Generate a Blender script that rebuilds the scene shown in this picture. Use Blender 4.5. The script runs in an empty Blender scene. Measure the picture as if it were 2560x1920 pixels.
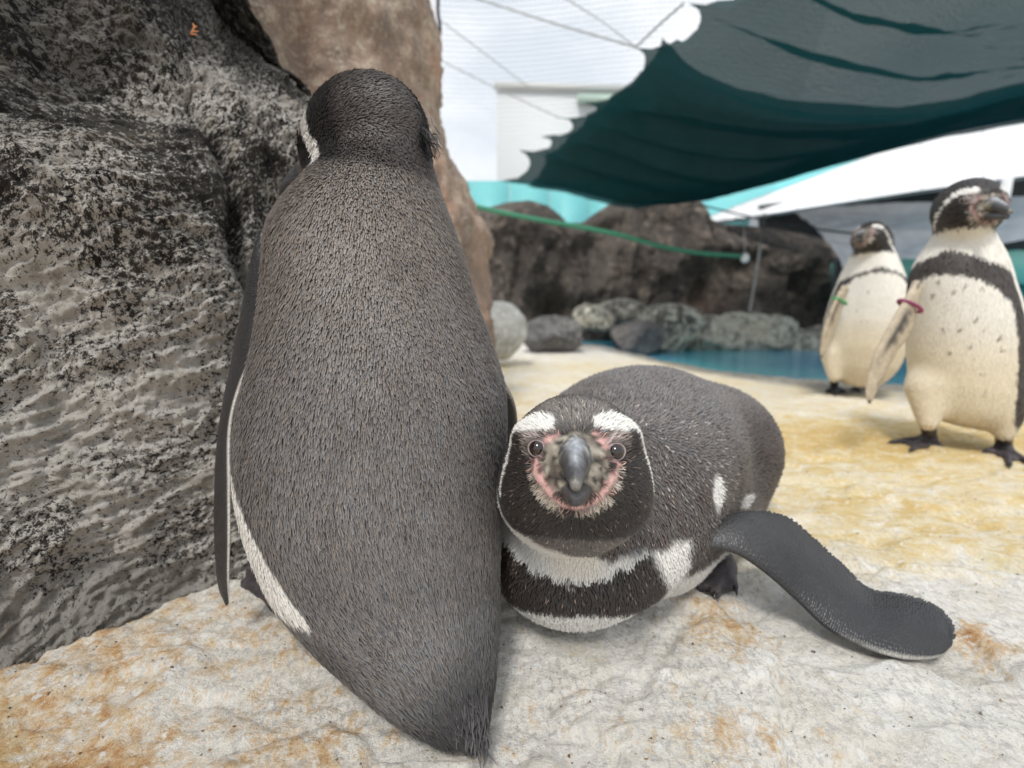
import bpy, math, random
import numpy as np
from mathutils import Vector, Matrix

random.seed(7); rng = np.random.default_rng(11)
scene = bpy.context.scene
COL = scene.collection
# ------------------------------------------------------------------ camera, sky, sun, exposure
HC, FPX, PITCH = 0.32, 480.0, math.atan(88/480)
cp, sp = math.cos(PITCH), math.sin(PITCH)
cam_d = bpy.data.cameras.new('camera'); cam = bpy.data.objects.new('camera', cam_d); COL.objects.link(cam)
cam.location = (0, 0, HC); cam.rotation_euler = (math.pi/2-PITCH, 0, 0)
cam_d.sensor_width = 36; cam_d.lens = 36*FPX/1024; cam_d.clip_start = .01; cam_d.clip_end = 500
cam_d.dof.use_dof = True; cam_d.dof.focus_distance = 0.37; cam_d.dof.aperture_fstop = 4.0
scene.camera = cam
SUN_EL, SUN_AZ = math.radians(58), math.radians(200)      # azimuth clockwise from +Y
world = bpy.data.worlds.new('World'); scene.world = world; world.use_nodes = True
def build_world():
    nt = world.node_tree; nt.nodes.clear(); L = nt.links.new
    out = nt.nodes.new('ShaderNodeOutputWorld'); bg = nt.nodes.new('ShaderNodeBackground')
    sky = nt.nodes.new('ShaderNodeTexSky'); sky.sky_type = 'NISHITA'; sky.sun_disc = False
    sky.sun_elevation = SUN_EL; sky.sun_rotation = SUN_AZ
    mul = nt.nodes.new('ShaderNodeVectorMath'); mul.operation = 'SCALE'; mul.inputs['Scale'].default_value = .10
    L(sky.outputs[0], mul.inputs[0])
    tc = nt.nodes.new('ShaderNodeTexCoord'); mp = nt.nodes.new('ShaderNodeMapping')
    mp.inputs['Scale'].default_value = (1.2, 1.2, 3.0); L(tc.outputs['Generated'], mp.inputs[0])
    n = nt.nodes.new('ShaderNodeTexNoise'); n.inputs['Scale'].default_value = 2.4; n.inputs['Detail'].default_value = 7
    n.inputs['Roughness'].default_value = .55; L(mp.outputs[0], n.inputs['Vector'])
    r = nt.nodes.new('ShaderNodeValToRGB'); r.color_ramp.elements[0].position = .36; r.color_ramp.elements[1].position = .62
    r.color_ramp.elements[0].color = (.55, .59, .64, 1); r.color_ramp.elements[1].color = (.77, .785, .80, 1)
    L(n.outputs[0], r.inputs[0])
    mx = nt.nodes.new('ShaderNodeMix'); mx.data_type = 'RGBA'; mx.inputs[0].default_value = .93
    L(mul.outputs[0], mx.inputs[6]); L(r.outputs[0], mx.inputs[7])
    L(mx.outputs[2], bg.inputs[0]); bg.inputs[1].default_value = 1.0; L(bg.outputs[0], out.inputs[0])
build_world()
sun_d = bpy.data.lights.new('sun', 'SUN'); sun = bpy.data.objects.new('sun', sun_d); COL.objects.link(sun)
sun_d.energy = 1.5; sun_d.angle = math.radians(13); sun_d.color = (1, .97, .92)
sdir = Vector((math.sin(SUN_AZ)*math.cos(SUN_EL), math.cos(SUN_AZ)*math.cos(SUN_EL), math.sin(SUN_EL)))
sun.rotation_euler = (-sdir).to_track_quat('-Z', 'Y').to_euler(); sun.location = sdir*5
vs = scene.view_settings; vs.view_transform = 'Standard'; vs.look = 'None'; vs.exposure = 0.74; vs.gamma = 1; vs.use_curve_mapping = False
scene.render.engine = 'CYCLES'; scene.cycles.use_denoising = True; scene.cycles.max_bounces = 6
scene.cycles.transparent_max_bounces = 12

# ------------------------------------------------------------------ helpers
def at(u, v, y):
    """point at world depth y that the photograph shows at pixel (u, v) of 1024x768"""
    a, b = (u-512)/FPX, (384-v)/FPX; t = y/(cp+b*sp)
    return np.array((a*t, y, HC+t*(b*cp-sp)))
def on(u, v, z=0.):
    a, b = (u-512)/FPX, (384-v)/FPX; t = (z-HC)/(b*cp-sp)
    return np.array((a*t, t*(cp+b*sp), z))
def unit(v):
    v = np.asarray(v, float); return v/np.maximum(np.linalg.norm(v, axis=-1, keepdims=True), 1e-12)
def sstep(a, b, x):
    t = np.clip((x-a)/(b-a), 0, 1); return t*t*(3-2*t)
def mixc(a, b, f): return a+(np.asarray(b)-a)*np.asarray(f)[..., None]

def _grad(ix, iy, iz, seed):
    with np.errstate(over='ignore'):
        h = (ix.astype(np.uint32)*np.uint32(374761393) + iy.astype(np.uint32)*np.uint32(668265263)
             + iz.astype(np.uint32)*np.uint32(2246822519) + np.uint32(seed*3266489917 % 4294967296))
        h = (h ^ (h >> np.uint32(13)))*np.uint32(1274126177); h = (h ^ (h >> np.uint32(15)))*np.uint32(2654435761)
        h ^= h >> np.uint32(16)
    return ((h & np.uint32(1023)).astype(np.float32)/511.5-1, ((h >> np.uint32(10)) & np.uint32(1023)).astype(np.float32)/511.5-1,
            ((h >> np.uint32(20)) & np.uint32(1023)).astype(np.float32)/511.5-1)
def noise(P, seed=0):
    P = np.asarray(P, np.float32); I = np.floor(P); f = P-I; I = I.astype(np.int32)
    w = f*f*f*(f*(f*6-15)+10); r = 0
    for dx in (0, 1):
        for dy in (0, 1):
            for dz in (0, 1):
                g = _grad(I[:, 0]+dx, I[:, 1]+dy, I[:, 2]+dz, seed)
                d = g[0]*(f[:, 0]-dx)+g[1]*(f[:, 1]-dy)+g[2]*(f[:, 2]-dz)
                r = r + d*(w[:, 0] if dx else 1-w[:, 0])*(w[:, 1] if dy else 1-w[:, 1])*(w[:, 2] if dz else 1-w[:, 2])
    return r*1.1
def fbm(P, oct=4, seed=0, gain=.5, ridge=False):
    r = 0; a = 1.; s = 1.
    for o in range(oct):
        n = noise(P*s, seed+o*17)
        if ridge: n = 1-2.2*np.abs(n)
        r = r+a*n; a *= gain; s *= 2.03
    return r

def mesh_obj(name, V, faces, mat, parent=None, smooth=True, col=None, attrs=None):
    """V (n,3) world coordinates; faces: list of (k,m) index arrays; becomes one mesh object, local to its parent"""
    V = np.asarray(V, np.float32)
    p = parent
    while p is not None: V = V-np.array(p.location, np.float32); p = p.parent
    me = bpy.data.meshes.new(name)
    if not isinstance(faces, (list, tuple)) or (len(faces) and np.ndim(faces[0]) < 2): faces = [np.asarray(faces)]
    idx = np.concatenate([f.ravel() for f in faces]).astype(np.int32)
    tot = np.concatenate([np.full(len(f), f.shape[1], np.int32) for f in faces])
    start = np.concatenate([[0], np.cumsum(tot)[:-1]]).astype(np.int32)
    me.vertices.add(len(V)); me.vertices.foreach_set('co', V.ravel())
    me.loops.add(len(idx)); me.loops.foreach_set('vertex_index', idx)
    me.polygons.add(len(tot)); me.polygons.foreach_set('loop_start', start); me.polygons.foreach_set('loop_total', tot)
    me.update(calc_edges=True); me.validate()
    if smooth: me.polygons.foreach_set('use_smooth', np.ones(len(me.polygons), bool))
    if col is not None:
        a = me.attributes.new('Col', 'FLOAT_COLOR', 'POINT'); c = np.ones((len(V), 4), np.float32); c[:, :3] = col
        a.data.foreach_set('color', c.ravel())
    for k, v in (attrs or {}).items():
        v = np.asarray(v, np.float32)
        if v.ndim == 2:
            a = me.attributes.new(k, 'FLOAT_VECTOR', 'POINT'); a.data.foreach_set('vector', v.ravel())
        else:
            a = me.attributes.new(k, 'FLOAT', 'POINT'); a.data.foreach_set('value', v)
    me.materials.append(mat)
    o = bpy.data.objects.new(name, me); COL.objects.link(o)
    if parent is not None: o.parent = parent
    return o
def tag(o, label=None, cat=None, group=None, kind=None):
    for k, v in (('label', label), ('category', cat), ('group', group), ('kind', kind)):
        if v: o[k] = v
    return o
def empty(name, loc):
    o = bpy.data.objects.new(name, None); COL.objects.link(o); o.location = [float(c) for c in loc]; o.empty_display_size = .05
    return o
def grid_faces(nu, nv, wrap=False):
    i = np.arange(nu-1)[:, None]*nv; j = np.arange(nv if wrap else nv-1)[None, :]; j2 = (j+1) % nv
    return np.stack([i+j, i+nv+j, i+nv+j2, i+j2], -1).reshape(-1, 4)
def tube(path, rad, n=8):
    P = np.asarray(path, float); m = len(P); rad = np.broadcast_to(np.asarray(rad, float), (m,))
    T = unit(np.gradient(P, axis=0)); up = np.array((0, 0, 1.)) if abs(T[0][2]) < .9 else np.array((1., 0, 0))
    A = unit(np.cross(T, up)); B = np.cross(T, A); th = np.arange(n)*2*math.pi/n
    V = P[:, None]+rad[:, None, None]*(np.cos(th)[None, :, None]*A[:, None]+np.sin(th)[None, :, None]*B[:, None])
    V = V.reshape(-1, 3); F = grid_faces(m, n, True); c = len(V)
    V = np.concatenate([V, P[:1], P[-1:]]); k = np.arange(n); k2 = (k+1) % n
    return V, [F, np.concatenate([np.stack([k*0+c, k, k2], -1), np.stack([k*0+c+1, (m-1)*n+k2, (m-1)*n+k], -1)])]
def box(c, s, R=None):
    V = np.array([(x, y, z) for x in (-.5, .5) for y in (-.5, .5) for z in (-.5, .5)])*np.asarray(s)
    if R is not None: V = V@np.asarray(R).T
    return V+np.asarray(c), [np.array([(0, 1, 3, 2), (4, 6, 7, 5), (0, 4, 5, 1), (2, 3, 7, 6), (0, 2, 6, 4), (1, 5, 7, 3)])]
def curve(pts, n):
    """Catmull-Rom through pts"""
    P = np.asarray(pts, float); P = np.concatenate([2*P[:1]-P[1:2], P, 2*P[-1:]-P[-2:-1]]); m = len(P)-3
    t = np.linspace(0, m-1e-6, n); i = t.astype(int); f = (t-i)[:, None]; a, b, c, d = P[i], P[i+1], P[i+2], P[i+3]
    return .5*((2*b)+(c-a)*f+(2*a-5*b+4*c-d)*f**2+(3*b-a-3*c+d)*f**3)
def interp(x, xs, *ys): return [np.interp(x, xs, y) for y in ys]

# ------------------------------------------------------------------ implicit surfaces
def smin(a, b, k):
    h = np.maximum(k-np.abs(a-b), 0)/k; return np.minimum(a, b)-h*h*k*.25
def ell(P, c, r, R=None):
    q = P-np.asarray(c, np.float32)
    if R is not None: q = q@np.asarray(R, np.float32).T
    r = np.asarray(r, np.float32); k0 = np.linalg.norm(q/r, axis=1); k1 = np.linalg.norm(q/(r*r), axis=1)
    return k0*(k0-1)/np.maximum(k1, 1e-9)
def cap(P, a, b, ra, rb):
    a = np.asarray(a, np.float32); b = np.asarray(b, np.float32); ab = b-a
    t = np.clip(((P-a)@ab)/(ab@ab), 0, 1); return np.linalg.norm(P-a-t[:, None]*ab, axis=1)-(ra+(rb-ra)*t)
def profile(P, tab):
    """stack of horizontal ellipses: rows (z, cx, cy, rx, ry)"""
    tab = np.asarray(tab, float); tab = tab[np.argsort(tab[:, 0])]; z = P[:, 2]
    zz = np.linspace(tab[0, 0], tab[-1, 0], 200); ker = np.hanning(21); ker /= ker.sum()
    sm = lambda y: np.convolve(np.pad(np.interp(zz, tab[:, 0], y), 10, mode='reflect', reflect_type='odd'), ker, 'valid')
    cx, cy, rx, ry = [np.interp(z, zz, sm(tab[:, k])) for k in (1, 2, 3, 4)]
    k = np.sqrt(((P[:, 0]-cx)/rx)**2+((P[:, 1]-cy)/ry)**2); d = (k-1)*np.minimum(rx, ry)
    return np.maximum(d, np.maximum(tab[0, 0]-z, z-tab[-1, 0]))
def surface(fn, lo, hi, h, relax=3):
    lo = np.asarray(lo, float); n = np.ceil((np.asarray(hi)-lo)/h).astype(int)+1
    ax = [lo[k]+h*np.arange(n[k]) for k in range(3)]
    G = np.stack(np.meshgrid(*ax, indexing='ij'), -1).reshape(-1, 3).astype(np.float32)
    v = np.concatenate([fn(G[i:i+400000]) for i in range(0, len(G), 400000)]).reshape(n)
    ins = v < 0; c = n-1
    sl = lambda a, d: a[d[0]:c[0]+d[0], d[1]:c[1]+d[1], d[2]:c[2]+d[2]]
    cs = [(i, j, k) for i in (0, 1) for j in (0, 1) for k in (0, 1)]
    cnt = sum(sl(ins, d).astype(np.int8) for d in cs); act = (cnt > 0) & (cnt < 8)
    ijk = np.argwhere(act); ids = np.full(tuple(c), -1, np.int64); ids[act] = np.arange(len(ijk))
    vals = {d: v[ijk[:, 0]+d[0], ijk[:, 1]+d[1], ijk[:, 2]+d[2]] for d in cs}
    acc = np.zeros((len(ijk), 3)); num = np.zeros(len(ijk))
    for d in cs:
        for a in range(3):
            if d[a] == 0:
                e = list(d); e[a] = 1; e = tuple(e); v0, v1 = vals[d], vals[e]; m = (v0 < 0) != (v1 < 0)
                t = np.where(m, v0/np.where(m, v0-v1, 1), 0); p = np.tile(np.array(d, float), (len(ijk), 1)); p[:, a] = t
                acc += p*m[:, None]; num += m
    V = lo+h*(ijk+acc/num[:, None]); Q = []
    for a in range(3):
        b1, b2 = (a+1) % 3, (a+2) % 3
        s0 = [slice(1, -1)]*3; s0[a] = slice(0, -1); s1 = [slice(1, -1)]*3; s1[a] = slice(1, None)
        e = np.argwhere(ins[tuple(s0)] != ins[tuple(s1)])+np.array([0 if k == a else 1 for k in range(3)])
        sg = ins[e[:, 0], e[:, 1], e[:, 2]]; q = []
        for (o1, o2) in ((-1, -1), (0, -1), (0, 0), (-1, 0)):
            w = e.copy(); w[:, b1] += o1; w[:, b2] += o2; q.append(ids[w[:, 0], w[:, 1], w[:, 2]])
        q = np.stack(q, -1); q[~sg] = q[~sg][:, ::-1]; Q.append(q)
    Q = np.concatenate(Q)
    for _ in range(relax):
        A = np.zeros_like(V); W = np.zeros(len(V))
        for k in range(4):
            np.add.at(A, Q[:, k], V[Q[:, (k+1) % 4]]+V[Q[:, (k+3) % 4]]); np.add.at(W, Q[:, k], 2)
        V = V*.4+.6*A/np.maximum(W, 1)[:, None]
    return V, Q
def normals(V, Q):
    n = np.cross(V[Q[:, 2]]-V[Q[:, 0]], V[Q[:, 3]]-V[Q[:, 1]]); N = np.zeros_like(V)
    for k in range(4): np.add.at(N, Q[:, k], n)
    return unit(N)
def scatter(V, Q, N, cell, over=3.0, seed=0):
    r = np.random.default_rng(seed); T = np.concatenate([Q[:, [0, 1, 2]], Q[:, [0, 2, 3]]])
    a = np.linalg.norm(np.cross(V[T[:, 1]]-V[T[:, 0]], V[T[:, 2]]-V[T[:, 0]]), axis=1)*.5
    M = int(a.sum()/cell**2*over); t = r.choice(len(T), M, p=a/a.sum()); u = r.random((M, 2)); f = u.sum(1) > 1; u[f] = 1-u[f]
    w = np.stack([1-u.sum(1), u[:, 0], u[:, 1]], -1)[..., None]
    P = (V[T[t]]*w).sum(1); n = unit((N[T[t]]*w).sum(1))
    key = np.floor(P/cell).astype(np.int64); key = key[:, 0]*73856093 ^ key[:, 1]*19349663 ^ key[:, 2]*83492791
    _, i = np.unique(key, return_index=True)
    return P[i], n[i]
def feathers(P, N, D, L, W, col, lift0=.0002, lift1=.0015, jit=.12, edge=.55, mid=1.15, curl=0., seed=0, tint=.04, clump=0., blunt=.68, streak=0.):
    """one small pointed, cambered blade for each point; returns verts, faces, vertex colours"""
    r = np.random.default_rng(seed); n = len(P); bc = lambda x: np.broadcast_to(np.asarray(x, float), (n,))[:, None]
    if clump: D = D+clump*np.stack([noise(P*38, 31), noise(P*38, 32), noise(P*38, 33)], -1)+clump*.6*np.stack([noise(P*110, 34), noise(P*110, 35), noise(P*110, 36)], -1)
    D = D+r.normal(0, 1, (n, 3))*np.broadcast_to(np.asarray(jit, float), (n,))[:, None]
    D = unit(D-(D*N).sum(1, keepdims=True)*N); S = np.cross(N, D)
    k = 1+r.normal(0, .18, (n, 1)); L = bc(L)*k; W = bc(W)*(1+r.normal(0, .15, (n, 1))); l0, l1 = bc(lift0), bc(lift1)*(1+r.normal(0, .35, (n, 1)))
    b = P+N*l0-D*L*.25; m = b+D*L*blunt+N*(l1*.7); t = b+D*L+N*(l1+curl*L)+S*r.normal(0, .08, (n, 1))*L; c = N*W*.35
    V = np.stack([b-S*W*.7, b+c, b+S*W*.7, m-S*W, m+c, m+S*W, t], 1)
    o = np.arange(n)[:, None]*7
    F4 = np.concatenate([o+np.array([[0, 3, 4, 1]]), o+np.array([[1, 4, 5, 2]])]); F3 = np.concatenate([o+np.array([[3, 6, 4]]), o+np.array([[4, 6, 5]])])
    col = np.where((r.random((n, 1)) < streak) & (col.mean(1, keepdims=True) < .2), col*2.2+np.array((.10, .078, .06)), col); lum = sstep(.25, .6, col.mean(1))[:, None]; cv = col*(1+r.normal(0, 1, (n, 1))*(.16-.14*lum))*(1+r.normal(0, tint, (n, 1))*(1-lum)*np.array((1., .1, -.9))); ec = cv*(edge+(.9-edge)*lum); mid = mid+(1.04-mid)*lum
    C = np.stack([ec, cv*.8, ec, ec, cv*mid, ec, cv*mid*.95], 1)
    return V.reshape(-1, 3), [F4, F3], np.clip(C.reshape(-1, 3), 0.002, .95)
def polydist(A, B, pts, widths):
    """signed distance to a stroked polyline (negative inside), widths per vertex"""
    best = np.full(A.shape, 9.)
    for (p, q, w0, w1) in zip(pts[:-1], pts[1:], widths[:-1], widths[1:]):
        dx, dy = q[0]-p[0], q[1]-p[1]; t = np.clip(((A-p[0])*dx+(B-p[1])*dy)/(dx*dx+dy*dy), 0, 1)
        best = np.minimum(best, np.hypot(A-p[0]-t*dx, B-p[1]-t*dy)-(w0+(w1-w0)*t))
    return best

# ------------------------------------------------------------------ materials
def new_mat(name):
    m = bpy.data.materials.new(name); m.use_nodes = True; nt = m.node_tree
    return m, nt, nt.nodes['Principled BSDF'], nt.links.new
def ramp(nt, stops):
    r = nt.nodes.new('ShaderNodeValToRGB'); e = r.color_ramp.elements
    while len(e) < len(stops): e.new(.5)
    for k, (p, c) in enumerate(stops): e[k].position = p; e[k].color = (*c, 1) if len(c) == 3 else c
    return r
def tex(nt, vec, scale, detail=6, rough=.6, kind='ShaderNodeTexNoise', mapscale=None, dist=0):
    n = nt.nodes.new(kind); n.inputs['Scale'].default_value = scale
    if 'Detail' in n.inputs and kind == 'ShaderNodeTexNoise': n.inputs['Detail'].default_value = detail; n.inputs['Roughness'].default_value = rough; n.inputs['Distortion'].default_value = dist
    if mapscale is not None:
        mp = nt.nodes.new('ShaderNodeMapping'); mp.inputs['Scale'].default_value = mapscale; nt.links.new(vec, mp.inputs[0]); vec = mp.outputs[0]
    nt.links.new(vec, n.inputs['Vector']); return n
def mixn(nt, f, a, b, blend='MIX'):
    m = nt.nodes.new('ShaderNodeMix'); m.data_type = 'RGBA'; m.blend_type = blend
    for s, x in ((m.inputs[0], f), (m.inputs[6], a), (m.inputs[7], b)):
        if hasattr(x, 'is_linked') or hasattr(x, 'links'): nt.links.new(x, s)
        else: s.default_value = x if isinstance(x, (int, float)) else (*x, 1)
    return m.outputs[2]
def mathn(nt, op, a, b=0., clamp=False):
    m = nt.nodes.new('ShaderNodeMath'); m.operation = op; m.use_clamp = clamp
    for s, x in ((m.inputs[0], a), (m.inputs[1], b)):
        if hasattr(x, 'links'): nt.links.new(x, s)
        else: s.default_value = x
    return m.outputs[0]
def bump(nt, h, strength, dist):
    b = nt.nodes.new('ShaderNodeBump'); b.inputs['Strength'].default_value = strength; b.inputs['Distance'].default_value = dist
    nt.links.new(h, b.inputs['Height']); return b.outputs[0]
def attr(nt, name, out='Color'):
    a = nt.nodes.new('ShaderNodeAttribute'); a.attribute_name = name; return a.outputs[out]
def obco(nt): return nt.nodes.new('ShaderNodeTexCoord').outputs['Object']
def m_vcol(name, rough=.6, spec=.4, sheen=0., bscale=0, bstr=.3, bdist=.001, var=.0, vscale=400):
    m, nt, b, L = new_mat(name); c = attr(nt, 'Col')
    if var: c = mixn(nt, var, c, tex(nt, obco(nt), vscale, 4).outputs[0], 'OVERLAY')
    L(c, b.inputs['Base Color']); b.inputs['Roughness'].default_value = rough; b.inputs['Specular IOR Level'].default_value = spec
    if sheen: b.inputs['Sheen Weight'].default_value = sheen; b.inputs['Sheen Roughness'].default_value = .4
    if bscale: L(bump(nt, tex(nt, obco(nt), bscale, 3).outputs[0], bstr, bdist), b.inputs['Normal'])
    return m
M_feather = m_vcol('feather', .5, .45, .08)
M_skin = m_vcol('skin', .65, .3, bscale=500, var=.25)
M_bill = m_vcol('bill_horn', .38, .5, bscale=260, bstr=.5, bdist=.0015, var=.75, vscale=230)
def m_flipper():
    m, nt, b, L = new_mat('flipper_scales'); c = attr(nt, 'Col'); uv = attr(nt, 'fl', 'Vector')
    v = tex(nt, uv, 1.0, kind='ShaderNodeTexVoronoi', mapscale=(470, 250, 330)); v.inputs['Randomness'].default_value = .6
    n = tex(nt, uv, 60, 4)
    c = mixn(nt, .55, c, ramp_out(nt, n.outputs[0], [(.35, (.32,)*3), (.7, (.68,)*3)]), 'OVERLAY')
    c = mixn(nt, ramp_out(nt, v.outputs['Distance'], [(.25, (0,)*3), (.8, (.25,)*3)]), c, (.014, .014, .015))
    L(c, b.inputs['Base Color']); b.inputs['Roughness'].default_value = .42; b.inputs['Specular IOR Level'].default_value = .55
    h = mathn(nt, 'MULTIPLY', v.outputs['Distance'], -1.)
    L(bump(nt, h, .9, .0009), b.inputs['Normal']); return m
def ramp_out(nt, src, stops):
    r = ramp(nt, stops); nt.links.new(src, r.inputs[0]); return r.outputs[0]
M_flipper = m_flipper()
def m_plain(name, c, rough=.6, spec=.4, bscale=0, bstr=.3, bdist=.002, var=None, vscale=10, metal=0, mapscale=None):
    m, nt, b, L = new_mat(name); b.inputs['Roughness'].default_value = rough; b.inputs['Specular IOR Level'].default_value = spec; b.inputs['Metallic'].default_value = metal
    if var is not None: L(mixn(nt, ramp_out(nt, tex(nt, obco(nt), vscale, 6, mapscale=mapscale).outputs[0], [(.35, (0,)*3), (.65, (1,)*3)]), c, var), b.inputs['Base Color'])
    else: b.inputs['Base Color'].default_value = (*c, 1)
    if bscale: L(bump(nt, tex(nt, obco(nt), bscale, 5).outputs[0], bstr, bdist), b.inputs['Normal'])
    return m
M_foot = m_plain('foot_skin', (.022, .02, .022), .5, .5, 220, .8, .002, var=(.07, .055, .06), vscale=60)
M_claw = m_plain('claw_horn', (.012, .011, .011), .35, .5)
M_eye = m_plain('eye_gloss', (.012, .006, .005), .04, .8)
M_lid = m_plain('eyelid_skin', (.33, .27, .255), .55, .3, 600, .4, .0008, var=(.20, .15, .145), vscale=300)

def rock_mat(name, dark, mid, pale, extra, scale, wpale=.5, bstr=.8, bdist=.004, attrname=None, soft=.12):
    """weathered rock: three tones of stone and lichen in patches of their own, a tint, fine grain"""
    m, nt, b, L = new_mat(name); v = attr(nt, attrname, 'Vector') if attrname else obco(nt)
    n1 = tex(nt, v, scale, 8, .7); n2 = tex(nt, v, scale*4.7, 8, .72, dist=.3); n3 = tex(nt, v, scale*.25, 5, .6); n4 = tex(nt, v, scale*17, 4, .7)
    c = mixn(nt, ramp_out(nt, n1.outputs[0], [(.36, (0,)*3), (.62, (1,)*3)]), dark, mid)
    f = mathn(nt, 'ADD', n2.outputs[0], mathn(nt, 'MULTIPLY', n3.outputs[0], .55)); f = mathn(nt, 'ADD', f, mathn(nt, 'MULTIPLY', n4.outputs[0], .45))
    if attrname: f = mathn(nt, 'ADD', f, mathn(nt, 'MULTIPLY', attr(nt, 'pl', 'Fac'), .26))
    fp = ramp_out(nt, f, [(.5*(1.12-.2*wpale-soft/2), (0,)*3), (.5*(1.12-.2*wpale+soft), (1,)*3)]); fp_in = mathn(nt, 'MULTIPLY', f, .5); nt.links.new(fp_in, fp.node.inputs[0])
    c = mixn(nt, fp, c, pale)
    c = mixn(nt, ramp_out(nt, tex(nt, v, scale*.5, 6, .65).outputs[0], [(.55, (0,)*3), (.72, (.7,)*3)]), c, extra)
    c = mixn(nt, .55, c, n4.outputs[0], 'OVERLAY')
    if attrname: c = mixn(nt, attr(nt, 'wet', 'Fac'), c, dark)
    L(c, b.inputs['Base Color']); b.inputs['Roughness'].default_value = .85; b.inputs['Specular IOR Level'].default_value = .25
    h = mathn(nt, 'ADD', mathn(nt, 'MULTIPLY', n2.outputs[0], .8), mathn(nt, 'MULTIPLY', n4.outputs[0], .45))
    L(bump(nt, h, bstr, bdist), b.inputs['Normal']); return m
M_rock = rock_mat('rock_lichen', (.010, .009, .009), (.10, .086, .072), (.70, .66, .60), (.21, .17, .12), 42, .52, bstr=1., bdist=.010, attrname='rk', soft=.05)
M_rock_far = rock_mat('rock_pink', (.21, .165, .135), (.34, .24, .185), (.42, .37, .29), (.46, .25, .165), 9, .35, bstr=.8, bdist=.008)
M_cliff = rock_mat('rock_cliff', (.032, .028, .025), (.10, .085, .073), (.18, .15, .125), (.16, .10, .075), 1.6, .3, bstr=.6, bdist=.03)
M_bank = rock_mat('rock_bank', (.045, .045, .042), (.17, .16, .14), (.56, .53, .44), (.36, .27, .16), 3.2, .6, bstr=.5, bdist=.012)
M_boulder = rock_mat('rock_pale', (.30, .30, .28), (.46, .46, .44), (.60, .60, .57), (.40, .38, .33), 6, .4, bstr=.4, bdist=.006)
M_greyrock = rock_mat('rock_grey', (.055, .054, .055), (.14, .135, .135), (.24, .23, .22), (.17, .14, .11), 7, .35, bstr=.6, bdist=.008)

def m_ground():
    m, nt, b, L = new_mat('ground_stone'); v = obco(nt); mk = attr(nt, 'stain', 'Vector')
    sep = nt.nodes.new('ShaderNodeSeparateXYZ'); L(mk, sep.inputs[0]); O, Y, Wt = sep.outputs
    big = tex(nt, v, 8, 8, .65); med = tex(nt, v, 42, 10, .74, dist=.15); fin = tex(nt, v, 170, 7, .75); dash = tex(nt, v, 230, 5, .75, mapscale=(1, .5, 1)); crust = tex(nt, v, 75, 8, .75)
    c = mixn(nt, ramp_out(nt, med.outputs[0], [(.32, (0,)*3), (.66, (1,)*3)]), (.76, .72, .65), (.90, .88, .83))
    c = mixn(nt, ramp_out(nt, tex(nt, v, 14, 6).outputs[0], [(.45, (0,)*3), (.7, (.6,)*3)]), c, (.64, .58, .47))
    fl = mathn(nt, 'MULTIPLY', ramp_out(nt, dash.outputs[0], [(.50, (0,)*3), (.58, (1,)*3)]), ramp_out(nt, big.outputs[0], [(.35, (.3,)*3), (.6, (1,)*3)]))
    c = mixn(nt, mathn(nt, 'MULTIPLY', fl, .55), c, (.30, .30, .315))                        # blue-grey mineral flecks
    t = mathn(nt, 'ADD', mathn(nt, 'MULTIPLY', med.outputs[0], .8), mathn(nt, 'MULTIPLY', fin.outputs[0], .45)); t = mathn(nt, 'ADD', t, mathn(nt, 'MULTIPLY', big.outputs[0], .45))
    t = mathn(nt, 'MULTIPLY', mathn(nt, 'ADD', t, mathn(nt, 'MULTIPLY', O, .24)), .5)
    c = mixn(nt, ramp_out(nt, t, [(.475, (0,)*3), (.54, (.8,)*3)]), c, (.60, .40, .19))      # rust, in broken scabs
    c = mixn(nt, ramp_out(nt, t, [(.535, (0,)*3), (.575, (.75,)*3)]), c, (.46, .22, .07))
    c = mixn(nt, ramp_out(nt, t, [(.585, (0,)*3), (.62, (.85,)*3)]), c, (.17, .075, .035))
    yn = tex(nt, v, 30, 10, .74, mapscale=(.5, 1, 1), dist=.6)
    y = mathn(nt, 'MULTIPLY', mathn(nt, 'ADD', mathn(nt, 'ADD', mathn(nt, 'MULTIPLY', yn.outputs[0], 1.1), mathn(nt, 'MULTIPLY', fin.outputs[0], .4)), mathn(nt, 'MULTIPLY', Y, .34)), .5)
    c = mixn(nt, ramp_out(nt, y, [(.42, (0,)*3), (.58, (.8,)*3)]), c, (.72, .56, .25))      # ochre film
    c = mixn(nt, ramp_out(nt, y, [(.54, (0,)*3), (.64, (.7,)*3)]), c, (.58, .37, .10))
    c = mixn(nt, ramp_out(nt, tex(nt, v, 6, 7, .65).outputs[0], [(.58, (0,)*3), (.75, (.35,)*3)]), c, (.50, .48, .22))
    c = mixn(nt, ramp_out(nt, crust.outputs[0], [(.56, (0,)*3), (.64, (.8,)*3)]), c, (.86, .85, .83))   # white droppings crust over it all
    c = mixn(nt, mathn(nt, 'MULTIPLY', Wt, ramp_out(nt, med.outputs[0], [(.3, (.5,)*3), (.6, (1,)*3)])), c, (.17, .165, .155))
    c = mixn(nt, .25, c, fin.outputs[0], 'OVERLAY')
    L(c, b.inputs['Base Color']); b.inputs['Roughness'].default_value = .75; b.inputs['Specular IOR Level'].default_value = .3
    h = mathn(nt, 'ADD', mathn(nt, 'MULTIPLY', med.outputs[0], .7), mathn(nt, 'MULTIPLY', fin.outputs[0], .5)); h = mathn(nt, 'ADD', h, mathn(nt, 'MULTIPLY', crust.outputs[0], .3))
    L(bump(nt, h, 1., .008), b.inputs['Normal']); return m
M_ground = m_ground()

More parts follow.
